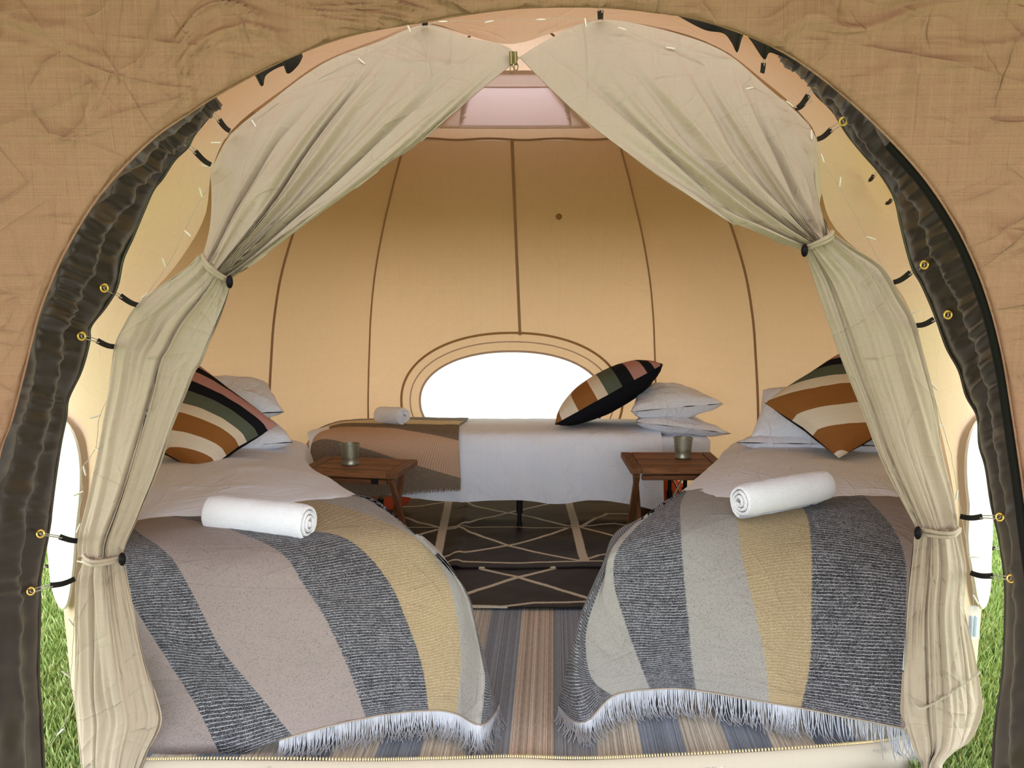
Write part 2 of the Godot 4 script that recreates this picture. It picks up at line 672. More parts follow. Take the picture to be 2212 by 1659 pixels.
func _ready() -> void:
	var cam := Camera3D.new()
	cam.name = "camera"
	cam.fov = rad_to_deg(2.0 * atan(829.5 / FOC))
	cam.near = 0.05
	cam.far = 300.0
	add_child(cam)
	cam.position = Vector3(0, EYE, 0)
	cam.rotation.x = -pitch
	cam.current = true
	var we := WorldEnvironment.new()
	we.name = "environment"
	var env := Environment.new()
	var sky := Sky.new()
	var sm := ProceduralSkyMaterial.new()
	sm.sky_top_color = c8(214, 228, 246)
	sm.sky_horizon_color = c8(246, 249, 252)
	sm.sky_curve = 0.25
	sm.ground_bottom_color = c8(150, 170, 110)
	sm.ground_horizon_color = c8(190, 200, 170)
	sm.sky_energy_multiplier = 1.0
	sky.sky_material = sm
	env.background_mode = Environment.BG_SKY
	env.sky = sky
	env.background_energy_multiplier = 1.15
	env.tonemap_mode = Environment.TONE_MAPPER_LINEAR
	env.tonemap_exposure = 7.6
	env.sdfgi_enabled = true
	env.ssao_enabled = true
	env.ssil_enabled = true
	we.environment = env
	add_child(we)
	make_materials()
	build_ground()
	build_tent()
	build_awning()
	build_curtains()
	build_floor()
	build_beds()
	build_throws()
	build_soft()
	build_tables()
	build_straps()
	build_lights()

# ------------------------------------------------------------------ outside
func build_ground() -> void:
	rng.seed = 77
	var t := picture(512, 512, func(x, y):
		var k := 0.5 + 0.5 * noise_a.get_noise_2d(x * 4.0, y * 4.0) + 0.25 * (rng.randf() - 0.5)
		return c8(126, 144, 84).lerp(c8(176, 190, 128), k))
	var m := MB.new()
	var rows := []
	for j in 11:
		var a := PackedVector3Array()
		for i in 11:
			a.append(Vector3(-40.0 + 8.0 * i, -0.04, -45.0 + 8.0 * j))
		rows.append(a)
	var g := sheet(rows, 0.3)
	structure("ground", g, mat(Color.WHITE, 0.95, {"tex": t, "tri": 1.1, "spec": 0.1}), "mown green lawn around and beneath the tent", "lawn")
	# blades
	var b := MB.new()
	for q in 2:
		var rot := Basis(Vector3.UP, q * 1.2)
		var p := [Vector3(-0.0025, 0, 0), Vector3(0.0025, 0, 0), Vector3(0.003, 0.022, 0.006), Vector3(0.001, 0.042, 0.018), Vector3(-0.001, 0.022, 0.006)]
		var pts := []
		for w in p:
			pts.append(rot * w + Vector3(0.006 * q, 0, 0.004 * q))
		b.face(pts, Vector3(0, 0, -1))
	var gm := mat(Color.WHITE, 0.8, {"spec": 0.2, "back": Color(0.4, 0.5, 0.2)})
	gm.vertex_color_use_as_albedo = true
	var mm := MultiMesh.new()
	mm.transform_format = MultiMesh.TRANSFORM_3D
	mm.use_colors = true
	mm.mesh = b.mesh()
	mm.mesh.surface_set_material(0, gm)
	var spots := []
	for i in 60000:
		var d := 1.9 + 5.6 * pow(rng.randf(), 1.5)
		var side := -1.0 if rng.randf() < 0.5 else 1.0
		var x := side * d * rng.randf_range(0.40, 0.60)
		if absf(x) < 1.05 and d > 2.2:
			continue
		spots.append(Vector3(x, -0.04, -d))
	mm.instance_count = spots.size()
	for i in spots.size():
		var s := rng.randf_range(0.6, 1.3)
		var bs := Basis(Vector3.UP, rng.randf() * TAU).rotated(Vector3(1, 0, 0), rng.randf_range(-0.5, 0.5)).scaled(Vector3(s, s, s))
		mm.set_instance_transform(i, Transform3D(bs, spots[i]))
		var col := c8(136, 158, 86).lerp(c8(200, 212, 148), rng.randf()).srgb_to_linear()
		if rng.randf() < 0.06:
			col = c8(190, 178, 120).srgb_to_linear()
		mm.set_instance_color(i, col)
	var mi := MultiMeshInstance3D.new()
	mi.multimesh = mm
	called(mi, "grass", self)
	tag(mi, "short bright green grass growing beside the tent walls", "grass", "", "stuff")

# ------------------------------------------------------------------ the tent
var prof := [[0.0, 0.955], [0.25, 0.985], [0.5, 1.0], [1.0, 0.965], [1.25, 0.92], [1.5, 0.84], [1.75, 0.735], [1.93, 0.64], [2.1, 0.48], [2.25, 0.28], [2.33, 0.02]]
var BL := Vector2(-0.82, 5.2)
var BR := Vector2(0.82, 5.2)
var WL := Vector2(-1.83, 3.75)
var WR := Vector2(1.87, 3.75)

func shrink(h: float) -> float:
	for i in prof.size() - 1:
		if h <= prof[i + 1][0]:
			var f: float = (h - prof[i][0]) / (prof[i + 1][0] - prof[i][0])
			var y0: float = prof[maxi(i - 1, 0)][1]
			var y3: float = prof[mini(i + 2, prof.size() - 1)][1]
			return cubic_interpolate(prof[i][1], prof[i + 1][1], y0, y3, f)
	return 0.02

func wall_at(q: Vector2, h: float) -> Vector3:
	var s := shrink(h)
	return Vector3(q.x * s, h, -(3.75 + (q.y - 3.75) * s))

func between(a: Vector2, b: Vector2, f: float, h: float, bulge := 0.025) -> Vector3:
	var out := Vector2(-(b - a).y, (b - a).x).normalized()
	if out.dot((a + b) / 2.0 - Vector2(0, 3.75)) < 0:
		out = -out
	var p := wall_at(a.lerp(b, f), h)
	var k := bulge * sin(PI * f)
	return p + Vector3(out.x * k, 0, -out.y * k)

func creases(p: Vector3, amp: float) -> float:
	var r := ridge.get_noise_3d(p.x * 1.3 + p.y * 0.9, p.y * 0.55 - p.x * 0.5, p.z * 1.2)
	return amp * (0.8 * r * maxf(0.0, 0.35 + noise_b.get_noise_3d(p.x * 0.7, p.y * 0.7, p.z * 0.7 + 9)) + 0.6 * noise_b.get_noise_3d(p.x * 1.5, p.y * 1.2, p.z * 1.5))

func wall_panel(a: Vector2, b: Vector2, h0: float, h1: float, nu: int, nv: int) -> Array:
	var rows := []
	for j in nv + 1:
		var r := PackedVector3Array()
		for i in nu + 1:
			r.append(between(a, b, float(i) / nu, lerpf(h1, h0, float(j) / nv)))
		rows.append(r)
	return push(rows, func(_u, _v, p): return creases(p, 0.010))

func seam_line(a: Vector2, b: Vector2, f: float, h0: float, h1: float, inside := 0.004) -> Array:
	var out := []
	for i in 31:
		var p := between(a, b, f, lerpf(h0, h1, i / 30.0))
		p += (Vector3(0, p.y, -3.75) - p).normalized() * inside
		out.append(p)
	return out

func band(path: Array, width: float, toward: Vector3, thick := 0.003) -> MB:
	# a flat tape laid along a path, facing a point
	var rows := [[], []]
	for i in path.size():
		var d: Vector3 = (path[mini(i + 1, path.size() - 1)] - path[maxi(i - 1, 0)]).normalized()
		var f: Vector3 = (toward - path[i]).normalized()
		var s := d.cross(f).normalized() * width / 2
		rows[0].append(path[i] + s)
		rows[1].append(path[i] - s)
	var a := [PackedVector3Array(rows[0]), PackedVector3Array(rows[1])]
	if (normals(a)[0][0] as Vector3).dot(toward - path[0]) < 0:
		a.reverse()
	return sheet(a, thick)

func stadium(t: float, grow: float) -> Vector2:
	var c := cos(t)
	var s := sin(t)
	var k := pow(pow(absf(c), 2.15) + pow(absf(s), 2.15), -1.0 / 2.15)
	return Vector2(c * k * (0.522 + grow), 0.555 + s * k * (0.285 + grow))

func back_at(x: float, h: float) -> Vector3:
	# a point of the back wall by its place along the ground line and height
	return between(BL, BR, clampf((x / shrink(h) + 0.82) / 1.64, 0.0, 1.0), h)

func build_tent() -> void:
	var inside := Vector3(0, 1.0, -3.6)
	# back wall round its window
	var rows := []
	var n := 160
	for j in 41:
		var f := j / 40.0
		var a := PackedVector3Array()
		for i in n + 1:
			var t := TAU * i / n
			var q := stadium(t, 0.0)
			var d := Vector2(cos(t), sin(t) * 0.8).normalized()
			# the edge of the panel in that direction
			var c := Vector2(0, 0.555)
			var lo := 0.0
			var hi := 3.0
			for s in 18:
				var mid := (lo + hi) / 2
				var w := c + d * mid
				if w.y < 0.0 or w.y > 1.93 or absf(w.x) > 0.82 * shrink(clampf(w.y, 0, 1.93)):
					hi = mid
				else:
					lo = mid
			var e := c + d * lo
			var w2 := q.lerp(e, f)
			a.append(back_at(w2.x, w2.y))
		rows.append(a)
	rows = push(rows, func(_u, v, p): return creases(p, 0.010) * minf(1.0, v * 6.0))
	var back := structure("wall_back", sheet(rows), M.canvas, "back canvas wall of the tent around the oval window", "tent wall")
	var line := []
	for i in 31:
		var h := lerpf(0.93, 1.93, i / 30.0)
		line.append(back_at(lerpf(0.045, 0.0, i / 30.0), h) + Vector3(0, 0, 0.006))
	obj("seam", band(line, 0.016, inside), M.seam, back)
	for c in [[BL, 0.0], [BR, 0.0]]:
		obj("corner_seam", band(seam_line(c[0], BL if c[0] == BR else BR, 0.0, 0.0, 1.93, 0.012), 0.009, inside), M.seam, back)
	# dark spot on the canvas
	var spot := MB.new()
	var sp := P(1208, 467, 4.9)
	sp.z = back_at(sp.x, sp.y).z + 0.007
	spot.lathe([Vector2(0.0001, 0.001), Vector2(0.012, 0.001), Vector2(0.017, 0.0)], 18, Transform3D(Basis(Vector3.RIGHT, PI / 2 + 0.28), sp))
	tag(obj("stain", spot, mat(c8(150, 118, 80), 0.95), back), "small round brown stain on the canvas")
	# window
	var w := thing("window_1", back_at(0, 0.3), "wide oval window low in the back wall behind the far bed", "window")
	w.set_meta("kind", "structure")
	var ring := func(grow: float, lift: float) -> Array:
		var out := []
		for i in 121:
			var q := stadium(TAU * i / 120.0, grow)
			q.y = clampf(q.y, 0.02, 1.9)
			out.append(back_at(q.x, q.y) + Vector3(0, 0, lift))
		return out
	obj("outer_piping", band(ring.call(0.104, 0.012), 0.013, inside), M.piping, w)
	obj("middle_piping", band(ring.call(0.054, 0.012), 0.007, inside), M.piping_pale, w)
	obj("inner_piping", band(ring.call(0.0, 0.010), 0.012, inside), M.piping_pale, w)
	var pane := []
	for j in 9:
		var a := PackedVector3Array()
		for i in 121:
			var q := stadium(TAU * i / 120.0, -0.004)
			q = Vector2(0, 0.555).lerp(q, maxf(0.001, j / 8.0))
			a.append(back_at(q.x, q.y) + Vector3(0, 0, 0.004))
		pane.append(a)
	obj("pane", sheet(pane), M.window_pvc, w)
	# side walls
	var left := structure("wall_left", sheet(wall_panel(WL, BL, 0.0, 1.93, 70, 70)), M.canvas, "left canvas wall of the tent behind the left bed", "tent wall")
	obj("seam", band(seam_line(BL, WL, 0.40, 0.0, 1.93, 0.02), 0.013, inside), M.seam, left)
	var right := structure("wall_right", sheet(wall_panel(BR, WR, 0.0, 1.93, 70, 70)), M.canvas, "right canvas wall of the tent behind the right bed", "tent wall")
	obj("seam", band(seam_line(BR, WR, 0.40, 0.0, 1.93, 0.02), 0.013, inside), M.seam, right)
	# roof
	var roof := []
	var pts := [WL, BL, BR, WR]
	for j in 61:
		var a := PackedVector3Array()
		for i in 181:
			var x := i / 180.0 * 3.0
			var k := mini(int(x), 2)
			a.append(between(pts[k], pts[k + 1], x - k, lerpf(2.33, 1.925, j / 60.0), 0.02))
		roof.append(a)
	roof = push(roof, func(_u, _v, p): return creases(p, 0.006))
	var rs := sheet(roof)
	var keep := PackedInt32Array()
	for i in range(0, rs.k.size(), 3):
		var q := (rs.t[rs.k[i]] + rs.t[rs.k[i + 1]] + rs.t[rs.k[i + 2]]) / 3.0
		var f := q.x * 3.0 - 1.0
		var h := lerpf(2.33, 1.925, q.y)
		var v := inverse_lerp(2.185, 1.985, h)
		if v > 0.06 and v < 0.94 and f > lerpf(0.30, 0.11, v) + 0.03 and f < lerpf(0.72, 0.89, v) - 0.03:
			continue
		keep.append_array(PackedInt32Array([rs.k[i], rs.k[i + 1], rs.k[i + 2]]))
	rs.k = keep
	var ceil_ := structure("ceiling", rs, M.roof, "canvas roof cone of the tent above the back wall", "tent roof")
	var joint := []
	for i in 61:
		joint.append(between(BL, BR, i / 60.0, 1.93, 0.02) + Vector3(0, 0.004 * sin(i * 0.33), 0.008))
	obj("roof_seam", band(joint, 0.011, inside), M.seam, ceil_)
	for e in [0, 1]:
		var rib := []
		for i in 16:
			rib.append(wall_at([BL, BR][e], lerpf(1.93, 2.3, i / 15.0)) + Vector3(0, -0.005, 0.01))
		obj("roof_seam", band(rib, 0.010, inside), M.seam, ceil_)
	# roof vent
	var patch := func(f0: float, f1: float, g0: float, g1: float, h0: float, h1: float, lift: float) -> Array:
		var out := []
		for j in 31:
			var a := PackedVector3Array()
			var v := j / 30.0
			for i in 41:
				a.append(between(BL, BR, lerpf(lerpf(g0, g1, i / 40.0), lerpf(f0, f1, i / 40.0), v), lerpf(h1, h0, v), 0.02) + Vector3(0, -lift * 0.7, lift))
			out.append(a)
		return out
	var vent := thing("window_2", between(BL, BR, 0.5, 1.98, 0.02), "small netted vent window high in the roof with its flap shut", "vent")
	vent.set_meta("kind", "structure")
	var nm := sheet(patch.call(0.11, 0.89, 0.30, 0.72, 1.985, 2.185, 0.012))
	var left_over := PackedInt32Array()
	for i in range(0, nm.k.size(), 3):
		var q := (nm.t[nm.k[i]] + nm.t[nm.k[i + 1]] + nm.t[nm.k[i + 2]]) / 3.0
		var f := lerpf(lerpf(0.30, 0.11, q.y), lerpf(0.72, 0.89, q.y), q.x)
		var h := lerpf(2.185, 1.985, q.y)
		if h > 1.998 and h < 2.130 and f > 0.25 and f < 0.79:
			continue
		left_over.append_array(PackedInt32Array([nm.k[i], nm.k[i + 1], nm.k[i + 2]]))
	nm.k = left_over
	obj("net", nm, M.vent_net, vent)
	obj("vent_flap", sheet(patch.call(0.235, 0.80, 0.20, 0.83, 1.992, 2.135, 0.016)), M.vent, vent)
	obj("vent_piping", band(patch.call(0.11, 0.89, 0.2, 0.8, 1.985, 2.1, 0.018)[30], 0.008, inside), mat(c8(228, 205, 190), 0.9), vent)
	# front wall, seen from outside round the doorway
	var door := [P(188, 1720, 2.37), P(186, 1500, 2.38), P(184, 1280, 2.39), P(192, 1150, 2.41), P(215, 1000, 2.43), P(236, 850, 2.45), P(250, 750, 2.47), P(302, 658, 2.49), P(380, 570, 2.52), P(440, 470, 2.56), P(456, 372, 2.61), P(497, 286, 2.66), P(600, 202, 2.71), P(700, 132, 2.76), P(810, 88, 2.81), P(918, 50, 2.86), P(1020, 78, 2.86), P(1106, 94, 2.86), P(1200, 68, 2.86), P(1297, 40, 2.86), P(1440, 62, 2.83), P(1560, 106, 2.77), P(1650, 176, 2.72), P(1730, 246, 2.68), P(1766, 305, 2.64), P(1776, 420, 2.60), P(1812, 500, 2.56), P(1930, 608, 2.52), P(1980, 702, 2.48), P(2005, 820, 2.46), P(2040, 960, 2.43), P(2066, 1100, 2.41), P(2062, 1180, 2.40), P(2076, 1260, 2.39), P(2084, 1420, 2.38), P(2090, 1540, 2.37), P(2075, 1720, 2.36)]
	var outer := []
	for i in 37:
		var f := i / 36.0
		var h := 2.33 - 2.37 * pow(absf(2.0 * f - 1.0), 1.25) if true else 0.0
		var q := WL if f < 0.5 else WR
		outer.append(wall_at(q, clampf(h, 0.0, 2.33)) + Vector3(0, minf(h, 0.0), 0))
	var g := []
	for j in 5:
		var f := j / 4.0
		var r := []
		for i in 37:
			var p: Vector3 = door[i].lerp(outer[i], f)
			var out := (p - Vector3(0, 0.75, -3.75)).normalized()
			r.append(p + out * 0.07 * sin(PI * f))
		g.append(r)
	var fr := field(g, 150, 26)
	fr = push(fr, func(_u, _v, p): return creases(p, 0.012))
	structure("wall_front", sheet(fr), M.canvas_brightened, "outer face of the tent front around the arched doorway", "tent wall")
	# side windows in the front wall, white plastic
	for s in 2:
		var o := thing("window_%d" % (3 + s), Vector3([-1.5, 1.5][s], 0.2, -3.0), ["milky plastic side window left of the left curtain", "milky plastic side window right of the right curtain"][s], "window")
		o.set_meta("kind", "structure")
		var rr := []
		for j in 17:
			var a := PackedVector3Array()
			for i in 41:
				var t := TAU * i / 40.0
				var q := Vector2(cos(t), sin(t)) * maxf(0.002, j / 16.0)
				var e := pow(pow(absf(cos(t)), 2.8) + pow(absf(sin(t)), 2.8), -1.0 / 2.8)
				var across := 0.31 + 0.27 * q.x * e
				var hh := 0.56 + 0.26 * q.y * e
				a.append(front_at(door, outer, 0 if s == 0 else 36, across, hh, 0.02))
			rr.append(a)
		obj("pane", sheet(rr, 0.002), M.pvc, o)
		var edge := []
		for p in rr[16]:
			edge.append(p + Vector3(0, 0, 0.004))
		obj("piping", band(edge, 0.006, Vector3(0, 0.9, 0)), M.cream, o)

func front_at(door: Array, outer: Array, from: int, across: float, h: float, lift: float) -> Vector3:
	# the point of the front wall at that height, that far from the doorway to the tent's corner
	var step := 1 if from == 0 else -1
	var a: Vector3 = door[from]
	var i := from
	while i + step >= 0 and i + step < door.size() and door[i + step].y < h:
		i += step
	var lo: Vector3 = door[i]
	var hi: Vector3 = door[i + step]
	a = lo.lerp(hi, clampf((h - lo.y) / maxf(0.001, hi.y - lo.y), 0, 1))
	var b := wall_at(WL if from == 0 else WR, h)
	var p := a.lerp(b, across)
	var out := (p - Vector3(0, 0.75, -3.75)).normalized()
	return p + out * (0.07 * sin(PI * across) + lift)

# ------------------------------------------------------------------ awning
var arch_px := [[-50, 1750], [-45, 1500], [-35, 1300], [-20, 1120], [0, 979], [24, 911], [51, 810], [81, 688], [111, 607], [142, 540], [195, 450], [255, 375], [330, 300], [400, 250], [470, 205], [560, 155], [650, 113], [735, 82], [820, 62], [918, 46], [1010, 30], [1106, 18], [1200, 14], [1300, 15], [1390, 22], [1460, 31], [1540, 50], [1620, 78], [1690, 111], [1755, 153], [1830, 213], [1920, 298], [2000, 388], [2063, 483], [2105, 568], [2138, 658], [2165, 763], [2186, 888], [2200, 980], [2215, 1090], [2235, 1250], [2250, 1450], [2262, 1750]]

func build_awning() -> void:
	var g := [[], [], [], []]
	for q in arch_px:
		var d := Vector2(q[0] - 1106.0, q[1] - 1000.0)
		var k := minf(1800.0 / maxf(absf(d.x), 1.0), 1350.0 / maxf(-d.y, 1.0))
		var e := Vector2(1106, 1000) + d * k
		if d.y > 0:
			e = Vector2(1106 + signf(d.x) * 1800, q[1])
		for j in 4:
			var f: float = [0.0, 0.06, 0.4, 1.0][j]
			var p = Vector2(q[0], q[1]).lerp(e, f)
			g[3 - j].append(P(p.x, p.y, 1.6 - [0.0, 0.02, 0.03, 0.05][j]))
	var rows = field(g, 420, 170)
	rows = push(rows, func(_u, v, p):
		var side = smoothstep(0.3, 0.8, absf(p.x))
		var up = smoothstep(1.40, 1.62, p.y) * (1.0 - side * 0.5)
		var warp = noise_b.get_noise_2d(p.x * 1.1, p.y * 1.1)
		var r1 = ridge.get_noise_3d(p.x * 2.2 + warp, p.y * 12.0 + 2.4 * warp + p.x * 1.5, 4.0)
		var a = p.x * signf(p.x) * 0.75 + p.y * 0.66
		var b = p.y * 0.75 - absf(p.x) * 0.66
		var r2 = ridge.get_noise_3d(a * 3.4 + warp * 1.5, b * 1.1 + warp, 7.0 + signf(p.x))
		var r3 = ridge.get_noise_3d(a * 1.2 + 9.0, b * 3.2 - warp * 2.0, 17.0 + signf(p.x))
		var patch = 0.35 + 0.9 * maxf(0.0, noise_b.get_noise_2d(p.x * 1.7 + 4.0, p.y * 1.7))
		var k = smoothstep(1.0, 0.5, v)
		return k * (0.017 * up * pow(maxf(0.0, r1 + 0.3), 2.0) + side * patch * (0.030 * pow(maxf(0.0, r2), 4.0) + 0.026 * pow(maxf(0.0, r3), 4.0)) + 0.012 * noise_b.get_noise_3d(p.x * 1.6, p.y * 1.6, 3)))
	var o = thing("awning_canvas", Vector3(0, 1.7, -1.6), "tan brown canvas awning front with a wide arched opening", "awning")
	obj("canvas_front", sheet(rows, 0.002), M.awning, o)
	var edge := []
	for q in arch_px:
		edge.append(P(q[0], q[1], 1.6))
	var line := []
	for i in 241:
		line.append(cr(edge, i / 240.0))
	var hem := MB.new()
	hem.tube(line, 0.0022, 8)
	obj("rolled_hem", hem, M.awning, o)
	# the flysheet over everything
	var fly := []
	for j in 43:
		var f := j / 42.0
		var a := PackedVector3Array()
		for i in 81:
			var t := PI * i / 80.0
			# along the tent from the awning to behind the back wall
			var d := lerpf(1.62, 5.8, f)
			var back := pow(maxf(0.0, (d - 3.2) / 2.6), 2.6)
			var k := sqrt(maxf(0.0, 1.0 - back))
			a.append(Vector3(-cos(t) * pow(maxf(absf(cos(t)), 0.001), -0.25) * 2.3 * pow(maxf(k, 0.001), 0.35), lerpf(1.32, 1.58, smoothstep(2.4, 4.0, d)) + lerpf(1.38, 1.12, smoothstep(2.4, 4.0, d)) * pow(sin(t), 0.8) * k, -d))
		fly.append(a)
	var fm := sheet(fly)
	var kept := PackedInt32Array()
	for i in range(0, fm.k.size(), 3):
		var c := (fm.v[fm.k[i]] + fm.v[fm.k[i + 1]] + fm.v[fm.k[i + 2]]) / 3.0
		if absf(c.x) < 0.5 and c.z < -4.0 and c.z > -4.75 and c.y > 1.6:  # unseen opening added so sky light reaches the roof vent
			continue
		kept.append_array(PackedInt32Array([fm.k[i], fm.k[i + 1], fm.k[i + 2]]))
	fm.k = kept
	tag(obj("flysheet", fm, M.fly), "pale peach canvas flysheet hanging over the tent roof", "canopy")
	# the awning's roof and cheeks, which shade its front from the sky
	var top := []
	for j in 13:
		var a := PackedVector3Array()
		for i in 49:
			var t := PI * i / 48.0
			a.append(Vector3(-cos(t) * 2.3, 1.1 + 1.25 * pow(sin(t), 0.6), lerpf(-1.56, 2.3, j / 12.0)))
		top.append(a)
	obj("canvas_roof", sheet(top), M.awning, o)
	# added groundsheet, out of view, bouncing neutral light into the doorway
	var bounce_sheet := []
	for j in 9:
		var a := PackedVector3Array()
		for i in 17:
			a.append(Vector3(lerpf(-1.0, 1.0, i / 16.0), -0.03 + 0.003 * noise_b.get_noise_2d(i * 0.4, j * 0.4), lerpf(-2.12, 1.6, j / 8.0)))
		bounce_sheet.append(a)
	tag(obj("groundsheet", sheet(bounce_sheet, 0.006), mat(c8(176, 160, 144), 0.9), o), "added unseen grey beige bounce sheet")
	# dark nylon flaps inside the arch
	var lf := [[470, 205, 472, 226], [440, 222, 442, 262], [400, 250, 418, 292], [355, 282, 404, 318], [330, 300, 376, 345], [290, 338, 350, 385], [255, 375, 330, 410], [222, 415, 308, 460], [195, 450, 285, 515], [165, 495, 265, 560], [140, 540, 252, 620], [120, 580, 228, 662], [105, 625, 195, 705], [88, 665, 192, 738], [70, 725, 175, 800], [50, 810, 147, 860], [35, 860, 142, 900], [22, 915, 130, 960], [2, 975, 118, 1040], [-15, 1060, 110, 1105], [-22, 1150, 106, 1140], [-28, 1230, 86, 1250], [-32, 1300, 86, 1300], [-36, 1400, 83, 1450], [-40, 1550, 90, 1560], [-42, 1720, 97, 1720]]
	var rf := [[1690, 112, 1692, 115], [1720, 130, 1722, 155], [1755, 155, 1745, 175], [1790, 182, 1765, 205], [1830, 215, 1800, 240], [1870, 252, 1830, 288], [1920, 300, 1868, 335], [1960, 345, 1900, 372], [2000, 390, 1932, 425], [2035, 440, 1945, 480], [2063, 485, 1957, 530], [2085, 525, 1972, 580], [2105, 570, 1992, 615], [2122, 615, 2020, 680], [2138, 660, 2045, 750], [2153, 712, 2072, 800], [2165, 765, 2088, 855], [2176, 820, 2112, 900], [2186, 890, 2116, 960], [2196, 960, 2130, 1010], [2210, 1060, 2142, 1090], [2225, 1180, 2160, 1170], [2240, 1300, 2172, 1280], [2250, 1450, 2166, 1450], [2255, 1600, 2148, 1580], [2260, 1720, 2143, 1720]]
	var bits_l := [[548, 158, 556, 166], [560, 153, 566, 184], [572, 147, 574, 160], [608, 130, 612, 140], [618, 126, 622, 157], [640, 116, 642, 140], [655, 110, 652, 121]]
	var bits_r := [[1455, 26, 1458, 31], [1500, 36, 1520, 64], [1540, 46, 1562, 72], [1570, 55, 1580, 92], [1590, 61, 1593, 113], [1610, 70, 1606, 76], [1625, 76, 1622, 88], [1640, 82, 1650, 128], [1655, 90, 1662, 114], [1675, 98, 1682, 120], [1695, 106, 1702, 128], [1712, 118, 1716, 140]]
	for s in 2:
		var fo := thing("nylon_flap", P([130, 2160][s], 900, 1.8), ["dark brown nylon flap hanging inside the left side of the arch", "dark brown nylon flap hanging inside the right side of the arch"][s], "tent flap", "dark nylon flaps inside the arch")
		fo.set_meta("base", P([130, 2160][s], 900, 1.8))
		for part in 2:
			var list: Array = [[lf, bits_l], [rf, bits_r]][s][part]
			var gg := []
			for q in list:
				var a := Vector2(1106, 900) + (Vector2(q[0], q[1]) - Vector2(1106, 900)) * (1.012 if part == 0 else 1.02)
				var b := Vector2(q[2], q[3])
				var row := []
				for w in 5:
					var f := w / 4.0
					var p := a.lerp(b, f)
					row.append(P(p.x, p.y, lerpf(1.63, 2.02 if part == 0 else 1.8, f) + 0.02 * sin(PI * f)))
				if s == 1:
					row.reverse()
				gg.append(row)
			var fl := field(gg, 34 if part == 0 else 8, 240 if part == 0 else 60)
			if part == 0:
				fl = push(fl, func(u, v, p):
					var w := sin(PI * clampf(u, 0.0, 1.0))
					var long: float = 0.014 * sin(u * 15.0 + 3.0 * noise_b.get_noise_2d(v * 4.0, s * 5.0)) * w
					var puck: float = 0.009 * ridge.get_noise_2d(u * 1.0 + v * 12.0, v * 15.0 + s * 7.0) * w
					return long + puck)
			obj("flap_cloth" if part == 0 else "flap_corner", sheet(fl, 0.002), M.nylon if part == 0 else M.black, fo)  # corners are the same nylon, coloured black to stand for shade
		# zip tape against the arch and stitched binding on the free edge
		var tape := []
		var free := []
		for q in [lf, rf][s]:
			var a := Vector2(1106, 900) + (Vector2(q[0], q[1]) - Vector2(1106, 900)) * 1.004
			tape.append(P(a.x, a.y, 1.635) + Vector3(0.010 if s == 0 else -0.010, 0, 0))
			free.append(P(q[2], q[3], 2.015))
		var tp := []
		var fp := []
		for i in 121:
			tp.append(cr(tape, i / 120.0))
			fp.append(cr(free, i / 120.0))
		if s == 1:
			var tm := MB.new()
			tm.tube(tp.slice(30), 0.011, 8)
			obj("zip_tape", tm, M.black, fo)
		var bm := MB.new()
		bm.tube(fp, 0.0035, 6)
		obj("edge_binding", bm, M.nylon, fo)
		var eyes := [[[452, 238], [391, 302], [225, 622], [176, 726], [87, 1153], [66, 1277]], [[1767, 182], [1822, 262], [1997, 572], [2048, 680], [2160, 1117], [2184, 1250]]]
		for e in eyes[s]:
			var em := MB.new()
			var c := P(e[0], e[1], 1.925)
			var look := (Vector3(0, EYE, 0) - c).normalized()
			var bs := Basis(Quaternion(Vector3.UP, (look + Vector3(0.5 if s == 0 else -0.5, 0, 0)).normalized()))
			var pr := []
			for i in 13:
				var t := TAU * i / 12.0
				pr.append(Vector2(0.0075 - 0.0028 * cos(t), 0.0022 * sin(t)))
			em.lathe(pr, 20, Transform3D(bs, c))
			tag(obj("eyelet", em, M.brass, fo), "brass eyelet")

# ------------------------------------------------------------------ curtains
func pleats(u: float, v: float, s: int, count: float) -> float:
	# rounded folds with narrow valleys, no two alike
	var w := u * count + 0.9 * noise_b.get_noise_2d(u * 2.2 + s * 11, v * 0.5) + s * 0.37
	var k := floorf(w)
	var tall := 0.55 + 0.9 * absf(noise_b.get_noise_2d(k * 7.3 + s, 5.0))
	var f := w - k
	return tall * (pow(sin(PI * f), 0.75) - 0.55) + 0.16 * sin(TAU * (w * 2.7 + 0.2))

